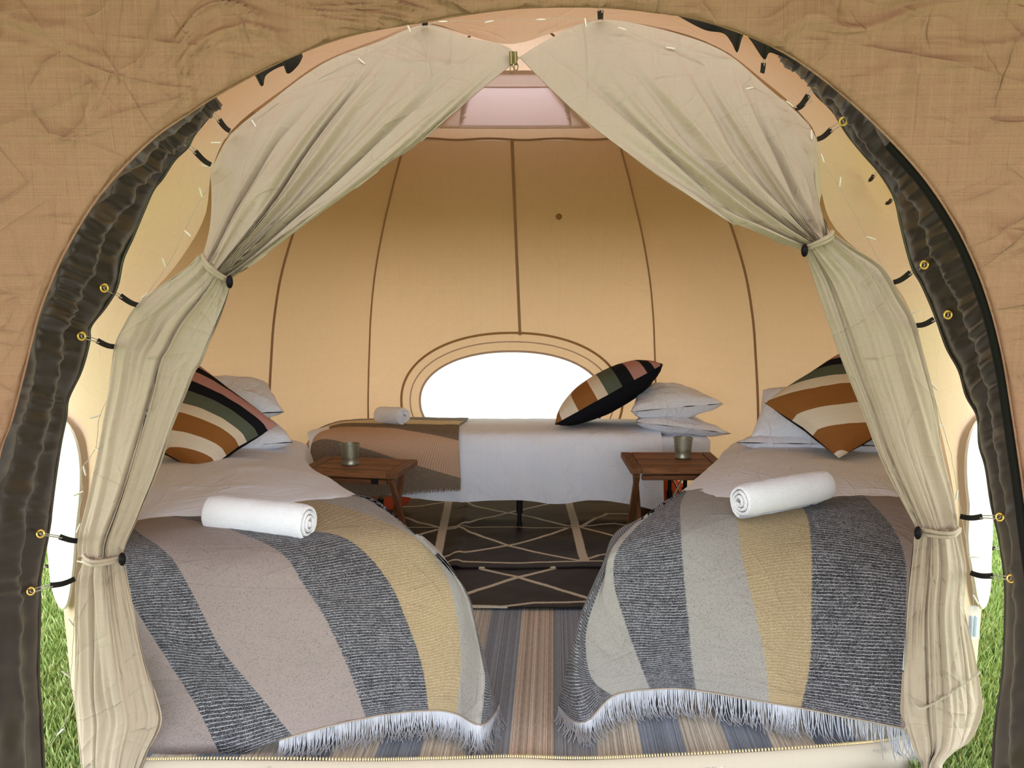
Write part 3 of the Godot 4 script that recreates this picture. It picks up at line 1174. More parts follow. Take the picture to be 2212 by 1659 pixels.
func build_curtains() -> void:
	var la := [[455, 375, 2.60], [499, 290, 2.65], [600, 206, 2.70], [700, 136, 2.75], [810, 92, 2.80], [918, 54, 2.85], [1010, 82, 2.84], [1090, 100, 2.83], [1122, 126, 2.82]]
	var ra := [[1775, 420, 2.60], [1765, 310, 2.63], [1730, 250, 2.67], [1650, 180, 2.71], [1560, 110, 2.76], [1440, 67, 2.82], [1297, 45, 2.85], [1200, 78, 2.84], [1122, 124, 2.82]]
	var lt := [438, 556, 494, 607]
	var rt := [1798, 505, 1740, 537]
	var ll := [[438, 556, 494, 607], [415, 580, 488, 640], [372, 610, 476, 680], [305, 660, 455, 735], [270, 710, 435, 785], [250, 752, 422, 805], [240, 830, 402, 855], [228, 920, 372, 930], [215, 1000, 345, 1005], [195, 1100, 302, 1105], [180, 1165, 272, 1170], [181, 1203, 262, 1205]]
	var lb := [[181, 1203, 262, 1205], [165, 1250, 275, 1260], [160, 1300, 290, 1330], [158, 1400, 312, 1420], [155, 1500, 335, 1500], [162, 1560, 346, 1560], [170, 1620, 318, 1625], [180, 1690, 290, 1700]]
	var rl := [[1740, 537, 1798, 505], [1750, 570, 1838, 535], [1765, 620, 1905, 580], [1785, 680, 1950, 650], [1805, 740, 1978, 700], [1832, 810, 2003, 800], [1865, 890, 2025, 890], [1900, 980, 2043, 980], [1945, 1070, 2062, 1070], [1985, 1145, 2072, 1143]]
	var rb := [[1985, 1145, 2072, 1143], [1972, 1230, 2095, 1230], [1962, 1330, 2093, 1320], [1955, 1430, 2108, 1420], [1952, 1500, 2120, 1500], [1955, 1560, 2122, 1540], [1975, 1620, 2095, 1600], [1995, 1655, 2040, 1640], [2000, 1710, 2020, 1700]]
	for s in 2:
		var o := thing("door_curtain", P([230, 2040][s], 1600, 2.36), ["beige canvas door curtain tied back on the left of the doorway", "beige canvas door curtain tied back on the right of the doorway"][s], "curtain", "tied back door curtains")
		var top: Array = [la, ra][s]
		var tie: Array = [lt, rt][s]
		var g := [[], [], [], [], [], []]
		for i in 9:
			var f := i / 8.0
			var t2 := Vector2(tie[0], tie[1]).lerp(Vector2(tie[2], tie[3]), f)
			var a := Vector2(top[i][0], top[i][1])
			for j in 6:
				var w: float = [0.0, 0.2, 0.45, 0.7, 0.9, 1.0][j]
				var p := a.lerp(t2, w)
				var sag: float = ([0.0, 5.0][int(f > 0.8)] if s == 0 else 52.0 * f * f) * sin(PI * pow(w, 0.9))
				g[j].append(P(p.x, p.y + sag, lerpf(top[i][2], 2.40, pow(w, 0.8))))
		if s == 1:
			for r in g:
				r.reverse()
		var rows := field(g, 150, 90)
		rows = push(rows, func(u, v, p):
			var uu: float = u if s == 0 else 1.0 - u
			var k = smoothstep(0.0, 0.6, v) * (0.070 - 0.038 * v) * smoothstep(-0.05, 0.5, uu)
			return k * pleats(pow(uu, 1.4), v, s, 5.0) + creases(p, 0.014) - 0.02 * sin(PI * v))
		obj("upper_panel", sheet(rows, 0.003), M.curtain, o)
		for part in 2:
			var list: Array = [[ll, lb], [rl, rb]][s][part]
			var gg := []
			for q in list:
				var row := []
				for w in 5:
					var f := w / 4.0
					var p := Vector2(q[0], q[1]).lerp(Vector2(q[2], q[3]), f)
					var d := lerpf(2.40, 2.20, clampf((p.y - 600.0) / 700.0, 0, 1))
					row.append(P(p.x, p.y, d - 0.03 * sin(PI * f)))
				gg.append(row)
			var rr := field(gg, 90, 110)
			rr = push(rr, func(u, v, p):
				var gather := pow(absf(2.0 * v - 1.0) if part == 0 else 1.0 - v, 1.5)
				var k := lerpf(0.022, 0.026, gather)
				return k * pleats(u, v * 0.5 + part, s + 3, 2.6) + creases(p, 0.012))
			obj("middle_panel" if part == 0 else "lower_panel", sheet(rr, 0.003), M.curtain, o)
		# ties
		for q in [[tie[0], tie[1], tie[2], tie[3], 2.375], [[181, 1204, 262, 1206, 2.19], [1985, 1147, 2072, 1144, 2.195]][s]]:
			var a := P(q[0], q[1], q[4] + 0.02)
			var b := P(q[2], q[3], q[4] + 0.02)
			for r in 2:
				var path := []
				for i in 15:
					var f := i / 14.0
					path.append(a.lerp(b, f) + Vector3(0, (r - 0.5) * 0.012 * (1.0 - 0.5 * f), 0.045 * sin(PI * f)))
				var tm := MB.new()
				tm.tube(path, 0.0045, 6, -1, 1.4)
				obj("tie", tm, M.curtain, o)
			var e: Vector3 = b if s == 0 or q[0] < q[2] - 1e9 else a
			e = P(maxf(q[0], q[2]) + 2, q[3 if q[2] > q[0] else 1] + 2, q[4]) if s == 0 else P(minf(q[0], q[2]) - 2, q[1 if q[0] < q[2] else 3] + 4, q[4])
			var bm := MB.new()
			bm.ball(e, Vector3(0.009, 0.017, 0.009), 12)
			tag(obj("toggle", bm, M.black, o), "black toggle")
		if s == 1:
			for w in [[[1970, 1992, 1262], [1960, 1990, 1330], [1953, 1988, 1400], [1949, 1985, 1448]], [[1949, 1985, 1452], [1946, 1984, 1500], [1946, 1986, 1545], [1966, 1992, 1574]]]:
				var gg := []
				for q in w:
					gg.append([P(q[0], q[2], 2.275), P((q[0] + q[1]) / 2.0, q[2], 2.26), P(q[1], q[2], 2.265)])
				if w[0][2] < 1300:
					tag(obj("clear_panel", sheet(field(gg, 10, 20), 0.002), M.pale_pvc, o), "milky plastic strip")
				else:
					obj("lower_edge", sheet(field(gg, 10, 20), 0.003), M.curtain, o)
		# zip of the right curtain's free edge low down
		if s == 1:
			var zl := []
			for q in [[1962, 1500], [1985, 1530], [2030, 1512], [2080, 1480], [2116, 1452]]:
				zl.append(P(q[0], q[1], 2.160))
			var zm := MB.new()
			for i in 60:
				var p := cr(zl, i / 59.0)
				zm.box(Transform3D(Basis(Vector3.BACK, 0.5), p), Vector3(0.0026, 0.006, 0.004), 0.0008)
			tag(obj("zip_edge", zm, M.cream, o), "", "", "", "stuff")

# ------------------------------------------------------------------ floor
func build_floor() -> void:
	var m := MB.new()
	var plan := [WL, BL, BR, WR, Vector2(1.03, 2.345), Vector2(0.3, 2.205), Vector2(-1.0, 2.205)]
	var low := []
	var high := []
	for q in plan:
		low.append(Vector3(q.x, -0.03, -q.y))
		high.append(Vector3(q.x, 0.0, -q.y))
	m.prism(low, high)
	structure("floor", m, M.sheetfloor, "dark groundsheet under the rugs of the tent", "groundsheet")
	# striped mat
	rng.seed = 12
	var tones := [c8(196, 181, 166), c8(138, 144, 154), c8(186, 180, 169), c8(122, 132, 147)]
	var streak := PackedFloat32Array()
	for i in 2048:
		streak.append(rng.randf())
	var order := [3, 2, 3, 2, 3, 2, 3, 2, 3, 2, 1, 0, 1, 2, 3, 2, 3, 2, 3, 2, 3, 2, 3]
	var st := picture(2048, 64, func(x, y):
		var k: int = clampi(int(x / 2048.0 * 23.0), 0, 22)
		var c: Color = tones[order[k]]
		var s: float = streak[x]
		return c * (0.74 + 0.42 * s + 0.12 * rng.randf()))
	var rows := []
	for j in 21:
		var a := PackedVector3Array()
		var f := j / 20.0
		for i in 25:
			var x := lerpf(-1.0, 1.04, i / 24.0)
			var d := lerpf(3.75, 2.205 + 0.14 * pow(clampf((x - 0.25) / 0.8, 0, 1), 1.6), f)
			a.append(Vector3(x, 0.012 + 0.0015 * noise_b.get_noise_2d(x * 3, d * 3), -d))
		rows.append(a)
	var sm := sheet(rows, 0.008)
	for i in sm.t.size():
		var p := sm.v[i]
		sm.t[i] = Vector2((p.x + 0.0036 - 0.0445 * (-p.z - 2.4)) / (0.1166 * 23.0) + 11.0 / 23.0, -p.z * 1.2)
	tag(obj("striped_mat", sm, mat(Color.WHITE, 0.9, {"tex": st})), "flat woven mat with blue grey and beige stripes by the doorway", "mat")
	# patterned rug: brown with cream lines, folded into two layers
	var res := 1024
	var img := PackedFloat32Array()
	img.resize(res * res)
	var at := func(px: float, py: float) -> Vector2:
		var w := H(px, py, 0.028)
		return Vector2((w.x + 1.2) / 2.4, (-w.z - 3.25) / 1.95) * res
	var lines := [
		[5, 864, 1097, 909, 1096, 972, 1087], [6, 864, 1115, 909, 1132, 951, 1143, 990, 1139, 1049, 1122, 1101, 1110, 1189, 1090], [6, 906, 1158, 944, 1146, 990, 1143],
		[6, 979, 1083, 1031, 1097, 1091, 1110, 1154, 1120, 1223, 1138, 1258, 1139, 1311, 1113, 1363, 1113], [4, 860, 1143, 990, 1141, 1101, 1141, 1223, 1143, 1328, 1134, 1380, 1140],
		[6, 995, 1145, 1049, 1165, 1101, 1183, 1171, 1197, 1251, 1214], [6, 950, 1207, 993, 1199, 1101, 1181, 1171, 1162, 1223, 1145], [6, 940, 1218, 993, 1216, 1101, 1218, 1223, 1216, 1300, 1216],
		[6, 1251, 1141, 1338, 1164, 1420, 1180], [6, 1258, 1214, 1293, 1202, 1380, 1190], [11, 970, 1082, 962, 1120, 955, 1150, 945, 1200, 938, 1222], [11, 1226, 1080, 1240, 1130, 1252, 1180, 1262, 1214],
		[7, 1040, 1228, 1119, 1246, 1265, 1291, 1330, 1312], [7, 1195, 1228, 1119, 1246, 1011, 1282, 950, 1305], [6, 940, 1308, 1019, 1309, 1084, 1310, 1154, 1302, 1262, 1300, 1350, 1300],
		[8, 700, 1130, 800, 1090, 860, 1078, 960, 1082], [8, 760, 1230, 860, 1185, 906, 1158], [8, 1380, 1140, 1500, 1120, 1560, 1090], [8, 1420, 1180, 1560, 1200]]
	for l in lines:
		for i in range(1, l.size() - 2, 2):
			var a: Vector2 = at.call(l[i], l[i + 1])
			var b: Vector2 = at.call(l[i + 2], l[i + 3])
			var r: float = l[0]
			for y in range(int(minf(a.y, b.y) - r - 2), int(maxf(a.y, b.y) + r + 3)):
				for x in range(int(minf(a.x, b.x) - r - 2), int(maxf(a.x, b.x) + r + 3)):
					if x < 0 or y < 0 or x >= res or y >= res:
						continue
					var q := Geometry2D.get_closest_point_to_segment(Vector2(x, y), a, b)
					if q.distance_to(Vector2(x, y)) < r * 0.78 + 1.5 * (rng.randf() - 0.5):
						img[y * res + x] = 1.0
	var dark := c8(34, 27, 28)
	var pale := c8(212, 202, 182)
	var pt := picture(res, res, func(x, y):
		var rib := 0.86 + 0.22 * (1.0 if (x + y * 2) % 9 < 4 else 0.0)
		if img[y * res + x] > 0.5:
			return pale * (0.92 + 0.1 * rib * rng.randf())
		return dark * rib)
	var bump := picture(64, 64, func(x, y):
		var k := 0.5 + 0.5 * sin((x + 2.0 * y) / 64.0 * TAU * 4.0)
		return Color(k, k, k))
	var rm := mat(Color.WHITE, 0.5, {"tex": pt, "spec": 0.35})
	for part in 2:
		var rr := []
		var d0: float = [-H(1106, 1205, 0.02).z, 5.04][part]
		var d1: float = [-H(1106, 1312, 0.025).z, -H(1106, 1226, 0.03).z][part]
		for j in 61:
			var a := PackedVector3Array()
			var d := lerpf(d0, d1, j / 60.0)
			for i in 81:
				var x := lerpf(-0.85, 0.85, i / 80.0)
				if d > 4.8:
					x *= 0.90
				var y := 0.023 + 0.007 * part
				y += 0.006 * noise_b.get_noise_2d(x * 2.2, d * 2.2) + 0.004
				if part == 1:
					y += 0.012 * exp(-pow((x + 0.245) / 0.022, 2.0)) + 0.008 * exp(-pow((d - 4.55) / 0.07, 2.0)) * (0.5 + noise_b.get_noise_1d(x * 3))
				a.append(Vector3(x, y, -d))
			rr.append(a)
		var s := sheet(rr, 0.006)
		for i in s.t.size():
			var p := s.v[i]
			s.t[i] = Vector2((p.x + 1.2) / 2.4, (-p.z - 3.25) / 1.95)
		tag(obj("patterned_rug", s, rm), ["dark brown rug strip with cream lines next to the striped mat", "dark brown rug with cream line pattern under the far bed"][part], "rug", "dark patterned rugs between the beds")
	# sill with zip
	var top := [[270, 1645], [400, 1642], [600, 1642], [800, 1644], [950, 1641], [1106, 1637], [1250, 1641], [1400, 1636], [1600, 1626], [1800, 1613], [1900, 1604], [1990, 1588]]
	var r0 := []
	var r1 := []
	var r2 := []
	var r3 := []
	for q in top:
		var p := H(q[0], q[1], 0.035)
		r0.append(p + Vector3(0, -0.03, -0.006))
		r1.append(p)
		r2.append(p + Vector3(0, -0.022, 0.020))
		r3.append(p + Vector3(0, -0.10, 0.045))
	var so := thing("door_sill", Vector3(0, 0, -2.33), "low cream canvas sill with zip teeth across the doorway", "sill")
	obj("sill_canvas", sheet(push(field([r0, r1, r2, r3], 160, 20), func(_u, _v, p): return creases(p, 0.006)), 0.003), M.cream, so)
	var teeth := MB.new()
	for i in 330:
		var p := cr(r1, i / 329.0) + Vector3(0, 0.003, -0.004)
		teeth.box(Transform3D(Basis(), p), Vector3(0.0034, 0.006, 0.007), 0.001)
	tag(obj("zip_teeth", teeth, mat(c8(224, 208, 160), 0.5), so), "", "", "", "stuff")
	var pull := MB.new()
	var loop := []
	for i in 17:
		var t := TAU * i / 16.0
		loop.append(P(1963 + 8 * cos(t), 1577 + 8 * sin(t), 2.27))
	pull.tube(loop, 0.0035, 6)
	pull.tube([P(1972, 1580, 2.27), P(1985, 1586, 2.27)], 0.006, 8)
	tag(obj("zip_pull", pull, M.cream, so), "pale ring zip pull")

# ------------------------------------------------------------------ beds
func build_beds() -> void:
	var spec := [
		["camp bed along the left wall under a striped throw", [Vector2(-0.38, 2.88), Vector2(-0.98, 4.1), Vector2(-1.5, 3.85), Vector2(-1.02, 2.66)]],
		["camp bed along the right wall under a striped throw", [Vector2(0.46, 2.92), Vector2(1.06, 4.15), Vector2(1.6, 3.93), Vector2(1.12, 2.8)]],
		["camp bed along the back wall below the oval window", [Vector2(-0.93, 4.50), Vector2(-0.86, 5.08), Vector2(0.86, 5.08), Vector2(1.0, 4.50)]]]
	for b in spec.size():
		var c: Array = spec[b][1]
		var mid: Vector2 = (c[0] + c[1] + c[2] + c[3]) / 4.0
		var o := thing("camp_bed", Vector3(mid.x, 0, -mid.y), spec[b][0], "bed", "camp beds in the tent")
		# mattress, its edges rounded by rings
		var rings := []
		for q in [[0.30, 0.90], [0.30, 0.985], [0.325, 1.0], [0.44, 1.0], [0.462, 0.985], [0.468, 0.94], [0.47, 0.02]]:
			var a := PackedVector3Array()
			for i in 97:
				var x := i / 96.0 * 4.0
				var k := mini(int(x), 3)
				var f := x - k
				var p: Vector2 = c[k].lerp(c[(k + 1) % 4], f)
				var near := minf(f, 1.0 - f)
				var round_ := 1.0 - 0.05 * pow(maxf(0.0, 1.0 - near / 0.08), 2.0)
				p = mid + (p - mid) * q[1] * round_
				a.append(Vector3(p.x, q[0], -p.y))
			rings.append(a)
		var ns := normals(rings)
		var m := MB.new()
		var outward: bool = (ns[3][10] as Vector3).dot(rings[3][10] - Vector3(mid.x, 0.4, -mid.y)) > 0
		if not outward:
			for r in rings:
				r.reverse()
			ns = normals(rings)
		m.grid(rings, ns)
		obj("mattress", m, M.white_cloth, o)
		var fm := MB.new()
		for k in 4:
			var p0: Vector2 = mid + (c[k] - mid) * 0.95
			var p1: Vector2 = mid + (c[(k + 1) % 4] - mid) * 0.95
			fm.tube([Vector3(p0.x, 0.285, -p0.y), Vector3(p1.x, 0.285, -p1.y)], 0.014, 8)
		obj("bed_frame", fm, M.metal_black, o)
		var feet := []
		for k in 4:
			feet.append(mid + (c[k] - mid) * 0.93)
		if b == 2:
			feet = [Vector2(-0.66, 4.55), Vector2(0.037, 4.462), Vector2(0.79, 4.55), Vector2(0.88, 4.62), Vector2(-0.7, 5.0), Vector2(0.7, 5.0)]
		for p in feet:
			var lm := MB.new()
			lm.tube([Vector3(p.x, 0.29, -p.y), Vector3(p.x, 0.035, -p.y)], 0.011, 10)
			lm.tube([Vector3(p.x, 0.19, -p.y), Vector3(p.x, 0.10, -p.y)], 0.016, 10)
			lm.tube([Vector3(p.x, 0.05, -p.y), Vector3(p.x, 0.03, -p.y)], 0.014, 10)
			obj("leg", lm, M.metal_black, o)
		if b == 2:
			var xm := MB.new()
			xm.tube([Vector3(0.79, 0.27, -4.55), Vector3(0.88, 0.12, -4.62)], 0.005, 6)
			xm.tube([Vector3(0.88, 0.27, -4.62), Vector3(0.79, 0.12, -4.55)], 0.005, 6)
			obj("brace", xm, M.steel, o)
	# duvets
	var dl := [
		[H(385, 962, 0.50), H(450, 950, 0.53), H(560, 945, 0.52), H(650, 956, 0.485)],
		[H(262, 1010, 0.50), H(430, 1000, 0.535), H(560, 985, 0.53), H(647, 993, 0.49)],
		[H(220, 1060, 0.50), H(430, 1045, 0.535), H(610, 1035, 0.53), H(724, 1045, 0.49)],
		[H(200, 1110, 0.49), H(430, 1100, 0.52), H(650, 1085, 0.52), H(794, 1087, 0.485)],
		[H(190, 1150, 0.46), H(420, 1140, 0.49), H(680, 1128, 0.49), H(850, 1128, 0.462)]]
	var dr := [
		[H(1590, 956, 0.485), H(1680, 945, 0.52), H(1760, 945, 0.53), H(1840, 965, 0.5)],
		[H(1545, 1004, 0.49), H(1650, 985, 0.53), H(1800, 985, 0.535), H(1990, 1010, 0.5)],
		[H(1486, 1056, 0.487), H(1620, 1035, 0.53), H(1800, 1035, 0.535), H(2000, 1060, 0.5)],
		[H(1430, 1096, 0.475), H(1580, 1080, 0.52), H(1800, 1080, 0.52), H(2010, 1110, 0.48)],
		[H(1390, 1130, 0.46), H(1580, 1115, 0.49), H(1800, 1115, 0.49), H(2010, 1140, 0.46)]]
	for row in dl:
		var e: Vector3 = row[3]
		row.append(e + Vector3(0.035, -0.05, -0.02))
		row.append(e + Vector3(0.05, -0.14, -0.04))
		row.append(e + Vector3(0.04, -0.26, -0.03))
		var w: Vector3 = row[0]
		row.push_front(w + Vector3(-0.03, -0.12, 0.01))
	for row in dr:
		var e: Vector3 = row[0]
		row.push_front(e + Vector3(-0.035, -0.05, -0.02))
		row.push_front(e + Vector3(-0.05, -0.14, -0.04))
		row.push_front(e + Vector3(-0.04, -0.26, -0.03))
		var w: Vector3 = row[row.size() - 1]
		row.append(w + Vector3(0.03, -0.12, 0.01))
	for s in 2:
		var rr := field([dl, dr][s], 70, 60)
		rr = push(rr, func(u, v, p): return 0.006 * noise_b.get_noise_3d(p.x * 3, p.y * 3, p.z * 3) + 0.008 * pow(maxf(0, ridge.get_noise_3d(p.x * 2.2 + p.z, p.y, p.z * 1.6)), 2.0))
		tag(obj("duvet", sheet(rr, 0.02), M.white_cloth), ["white duvet on the left bed between cushion and throw", "white duvet on the right bed between cushion and throw"][s], "duvet", "white duvets on the beds")
	var db := []
	for q in [[905, 5.08, 0.0], [912, 4.90, 0.0], [920, 4.70, 0.0], [932, 4.52, 0.3], [950, 4.46, 0.7], [985, 4.435, 0.9], [1030, 4.425, 1.0], [1060, 4.42, 1.0], [1084, 4.42, 1.0]]:
		var row := []
		for i in 11:
			var f := i / 10.0
			var px := lerpf(668, 1425 + 8 * q[2], f)
			if q[1] > 4.8:
				px = lerpf(770, 1440, f)
			elif q[1] > 4.6:
				px = lerpf(715, 1435, f)
			var py: float = q[0]
			if q[2] == 1.0 and py > 1050:
				py += [-24, -20, -14, -8, -3, 0, -4, 2, -2, 5, 20][i] * (1.0 if py > 1070 else 0.5)
			if q[2] > 0.5:
				py += 3.0 * sin(i * 2.1)
			row.append(P(px, py, q[1] + (0.03 if i == 10 else 0.0)))
		db.append(row)
	var bb := field(db, 120, 70)
	bb = push(bb, func(u, v, p):
		var k := smoothstep(0.3, 0.6, v)
		return 0.004 * noise_b.get_noise_3d(p.x * 4, p.y * 4, p.z * 4) + k * (0.012 * ridge.get_noise_2d(p.x * 2.6 + p.y * 1.5, p.y * 1.5) + 0.010 * noise_b.get_noise_2d(p.x * 3.2, p.y * 0.8)))
	tag(obj("duvet", sheet(bb, 0.012), M.white_cloth), "white duvet hanging over the front of the far bed", "duvet", "white duvets on the beds")
	# orange bags kept under the far bed
	for s in 2:
		var bag := MB.new()
		var c: Vector3 = [Vector3(-0.70, 0.10, -4.78), Vector3(0.80, 0.11, -4.86)][s]
		bag.ball(c, [Vector3(0.17, 0.07, 0.12), Vector3(0.14, 0.08, 0.10)][s], 20)
		tag(obj("storage_bag", bag, M.orange), ["orange fabric bag under the far bed behind the left table", "orange fabric bag under the far bed behind the right table"][s], "bag", "orange bags under the far bed")

# ------------------------------------------------------------------ throws
func build_throws() -> void:
	# columns are the borders between stripes, each from the far edge to the hem: [px, py] x 7
	var left := [
		[[222, 1160], [206, 1190], [200, 1245], [214, 1330], [236, 1440], [262, 1550], [300, 1664]],
		[[240, 1140], [235, 1165], [250, 1215], [285, 1300], [345, 1400], [415, 1505], [480, 1642]],
		[[275, 1128], [300, 1150], [370, 1205], [420, 1290], [480, 1405], [555, 1495], [632, 1590]],
		[[352, 1114], [470, 1137], [600, 1190], [660, 1270], [710, 1350], [755, 1450], [790, 1550]],
		[[440, 1110], [590, 1135], [745, 1163], [835, 1250], [880, 1345], [912, 1440], [926, 1535]],
		[[560, 1090], [690, 1082], [880, 1150], [955, 1230], [985, 1320], [995, 1430], [985, 1542]],
		[[700, 1074], [790, 1078], [925, 1180], [1000, 1272], [1030, 1370], [1048, 1470], [1040, 1566]],
		[[752, 1073], [812, 1086], [934, 1190], [1004, 1276], [1034, 1374], [1062, 1482], [1078, 1525]]]
	var right := [
		[[1470, 1066], [1405, 1108], [1330, 1150], [1300, 1222], [1264, 1310], [1225, 1450], [1208, 1530]],
		[[1472, 1065], [1407, 1106], [1333, 1157], [1303, 1230], [1258, 1330], [1242, 1450], [1260, 1560]],
		[[1474, 1064], [1410, 1105], [1336, 1165], [1308, 1240], [1266, 1360], [1275, 1460], [1322, 1504]],
		[[1478, 1062], [1418, 1102], [1342, 1175], [1325, 1250], [1352, 1350], [1385, 1440], [1404, 1488]],
		[[1484, 1060], [1470, 1092], [1471, 1150], [1478, 1250], [1488, 1350], [1495, 1430], [1503, 1492]],
		[[1550, 1052], [1575, 1082], [1592, 1128], [1605, 1210], [1630, 1320], [1652, 1420], [1662, 1518]],
		[[1650, 1050], [1710, 1080], [1742, 1112], [1753, 1190], [1753, 1310], [1750, 1430], [1730, 1530]],
		[[1848, 1054], [1880, 1084], [1928, 1140], [1955, 1210], [1957, 1320], [1954, 1440], [1945, 1572]],
		[[1940, 1062], [1985, 1098], [2018, 1155], [2030, 1225], [2026, 1330], [2015, 1450], [1984, 1584]]]
	var hs := [0.508, 0.525, 0.505]
	for s in 2:
		var cols: Array = [left, right][s]
		var g := []
		for ci in cols.size():
			var c: Array = cols[ci]
			var out := []
			for j in 3:
				var h: float = hs[j]
				if (s == 0 and ci >= 6) or (s == 1 and ci == 0):
					h -= 0.02
				var w := H(c[j][0], c[j][1], h)
				out.append(w if -w.z > 2.40 else P(c[j][0], c[j][1], 2.40))
			var hem := H(c[6][0], c[6][1], [0.07, 0.085][s] if not (s == 1 and ci <= 1) else 0.04)
			if -hem.z < 2.30:
				hem = P(c[6][0], c[6][1], 2.30)
			var back := 0.0
			if s == 0 and ci == 7:
				back = 0.11
			if s == 1 and ci == 0:
				back = 0.06
			var d2: float = -out[2].z
			var d6: float = -hem.z + back
			if s == 0 and ci == 7:
				d2 += 0.06
				out[2] = P(c[2][0], c[2][1], d2)
			for j in range(3, 7):
				var f: float = [0.0, 0.0, 0.0, 0.28, 0.55, 0.8, 1.0][j]
				var d := maxf(lerpf(d2, d6, f) - 0.05 * sin(PI * minf(f * 1.1, 1.0)), 2.29)
				out.append(P(c[j][0], c[j][1], d))
			g.append(out)
		var rows := field(flipped(g), 200, 150)
		rows = push(rows, func(u, v, p):
			var k := smoothstep(0.3, 0.7, v)
			return 0.003 * noise_b.get_noise_3d(p.x * 6, p.y * 6, p.z * 6) + k * (0.008 * noise_b.get_noise_2d(p.x * 4.0 + 5, p.y * 1.2) + 0.008 * pow(maxf(0.0, ridge.get_noise_2d(p.x * 2.2 + p.y * 2.4 + s * 4, p.y * 1.6 - p.x)), 3.0)))
		var kinds: Array = [["mauve", "char", "mauve", "char", "mustard", "grey", "char"], ["char", "char", "grey", "char", "grey", "mustard", "char", "mauve"]][s]
		var tex := throw_texture(kinds, 60 + s)
		var o := thing("throw_blanket", Vector3([-0.6, 0.7][s], 0.5, -2.7), ["woven throw of mauve, charcoal and mustard stripes on the left bed", "woven throw of charcoal, pale and mustard stripes on the right bed"][s], "blanket", "striped throws over the bed ends")
		obj("throw_cloth", sheet(rows, 0.006), mat(Color.WHITE, 0.95, {"tex": tex, "spec": 0.12, "rim": 0.2, "bump": M.folds, "depth": 0.4}), o)
		var hemline := []
		for i in 41:
			var w: PackedVector3Array = rows[rows.size() - 1]
			var f := lerpf(0.26 if s == 0 else 0.0, 1.0 if s == 0 else 0.90, i / 40.0)
			hemline.append(w[int(f * (w.size() - 1))] + Vector3(0, 0, 0.002))
		var hm := MB.new()
		hm.tube(hemline, 0.0026, 6)
		obj("hem", hm, M.hem, o)
		var fm := MB.new()
		rng.seed = 90 + s
		fringe(fm, hemline, 430, 0.085, Vector3(0, 0, 0.6), 0.024)
		tag(obj("fringe", fm, M.fringe, o), "white fringe", "", "", "stuff")
	# the far bed's throw: rows are the borders between stripes
	var far := [
		[[694, 925, 4.82], [745, 910, 5.0], [850, 905, 5.0], [930, 905, 5.0], [1012, 905, 5.0]],
		[[686, 930, 4.85], [745, 913, 4.88], [850, 909, 4.88], [925, 911, 4.86], [1003, 913, 4.86]],
		[[680, 937, 4.70], [740, 918, 4.70], [850, 918, 4.68], [925, 920, 4.66], [993, 921, 4.64]],
		[[672, 948, 4.60], [720, 927, 4.58], [830, 927, 4.52], [920, 939, 4.44], [991, 954, 4.40]],
		[[655, 978, 4.50], [700, 950, 4.42], [790, 970, 4.39], [890, 1002, 4.38], [995, 1032, 4.38]],
		[[632, 1030, 4.48], [700, 1062, 4.40], [790, 1072, 4.38], [890, 1059, 4.38], [995, 1051, 4.38]]]
	var g := []
	for r in far:
		var row := []
		for q in r:
			row.append(P(q[0], q[1], q[2]))
		g.append(row)
	var rows := field(g, 110, 110)
	rows = push(rows, func(u, v, p): return 0.008 + 0.004 * noise_b.get_noise_3d(p.x * 5, p.y * 5, p.z * 5))
	var sh := sheet(rows, 0.006)
	for i in sh.t.size():
		sh.t[i] = Vector2(sh.t[i].y, sh.t[i].x)
	var o := thing("throw_blanket", Vector3(-0.5, 0.5, -4.5), "brown and tan striped throw over the left end of the far bed", "blanket", "striped throws over the bed ends")
	obj("throw_cloth", sh, mat(Color.WHITE, 0.95, {"tex": throw_texture(["grey", "cream", "dark", "tan", "dark"], 66, 768), "spec": 0.12}), o)
	var line := []
	for p in rows[rows.size() - 1]:
		line.append(p)
	var fm := MB.new()
	fringe(fm, line, 260, 0.018, Vector3(0, 0, 0.3))
	tag(obj("fringe", fm, mat(c8(150, 124, 98), 0.95), o), "short tan fringe", "", "", "stuff")

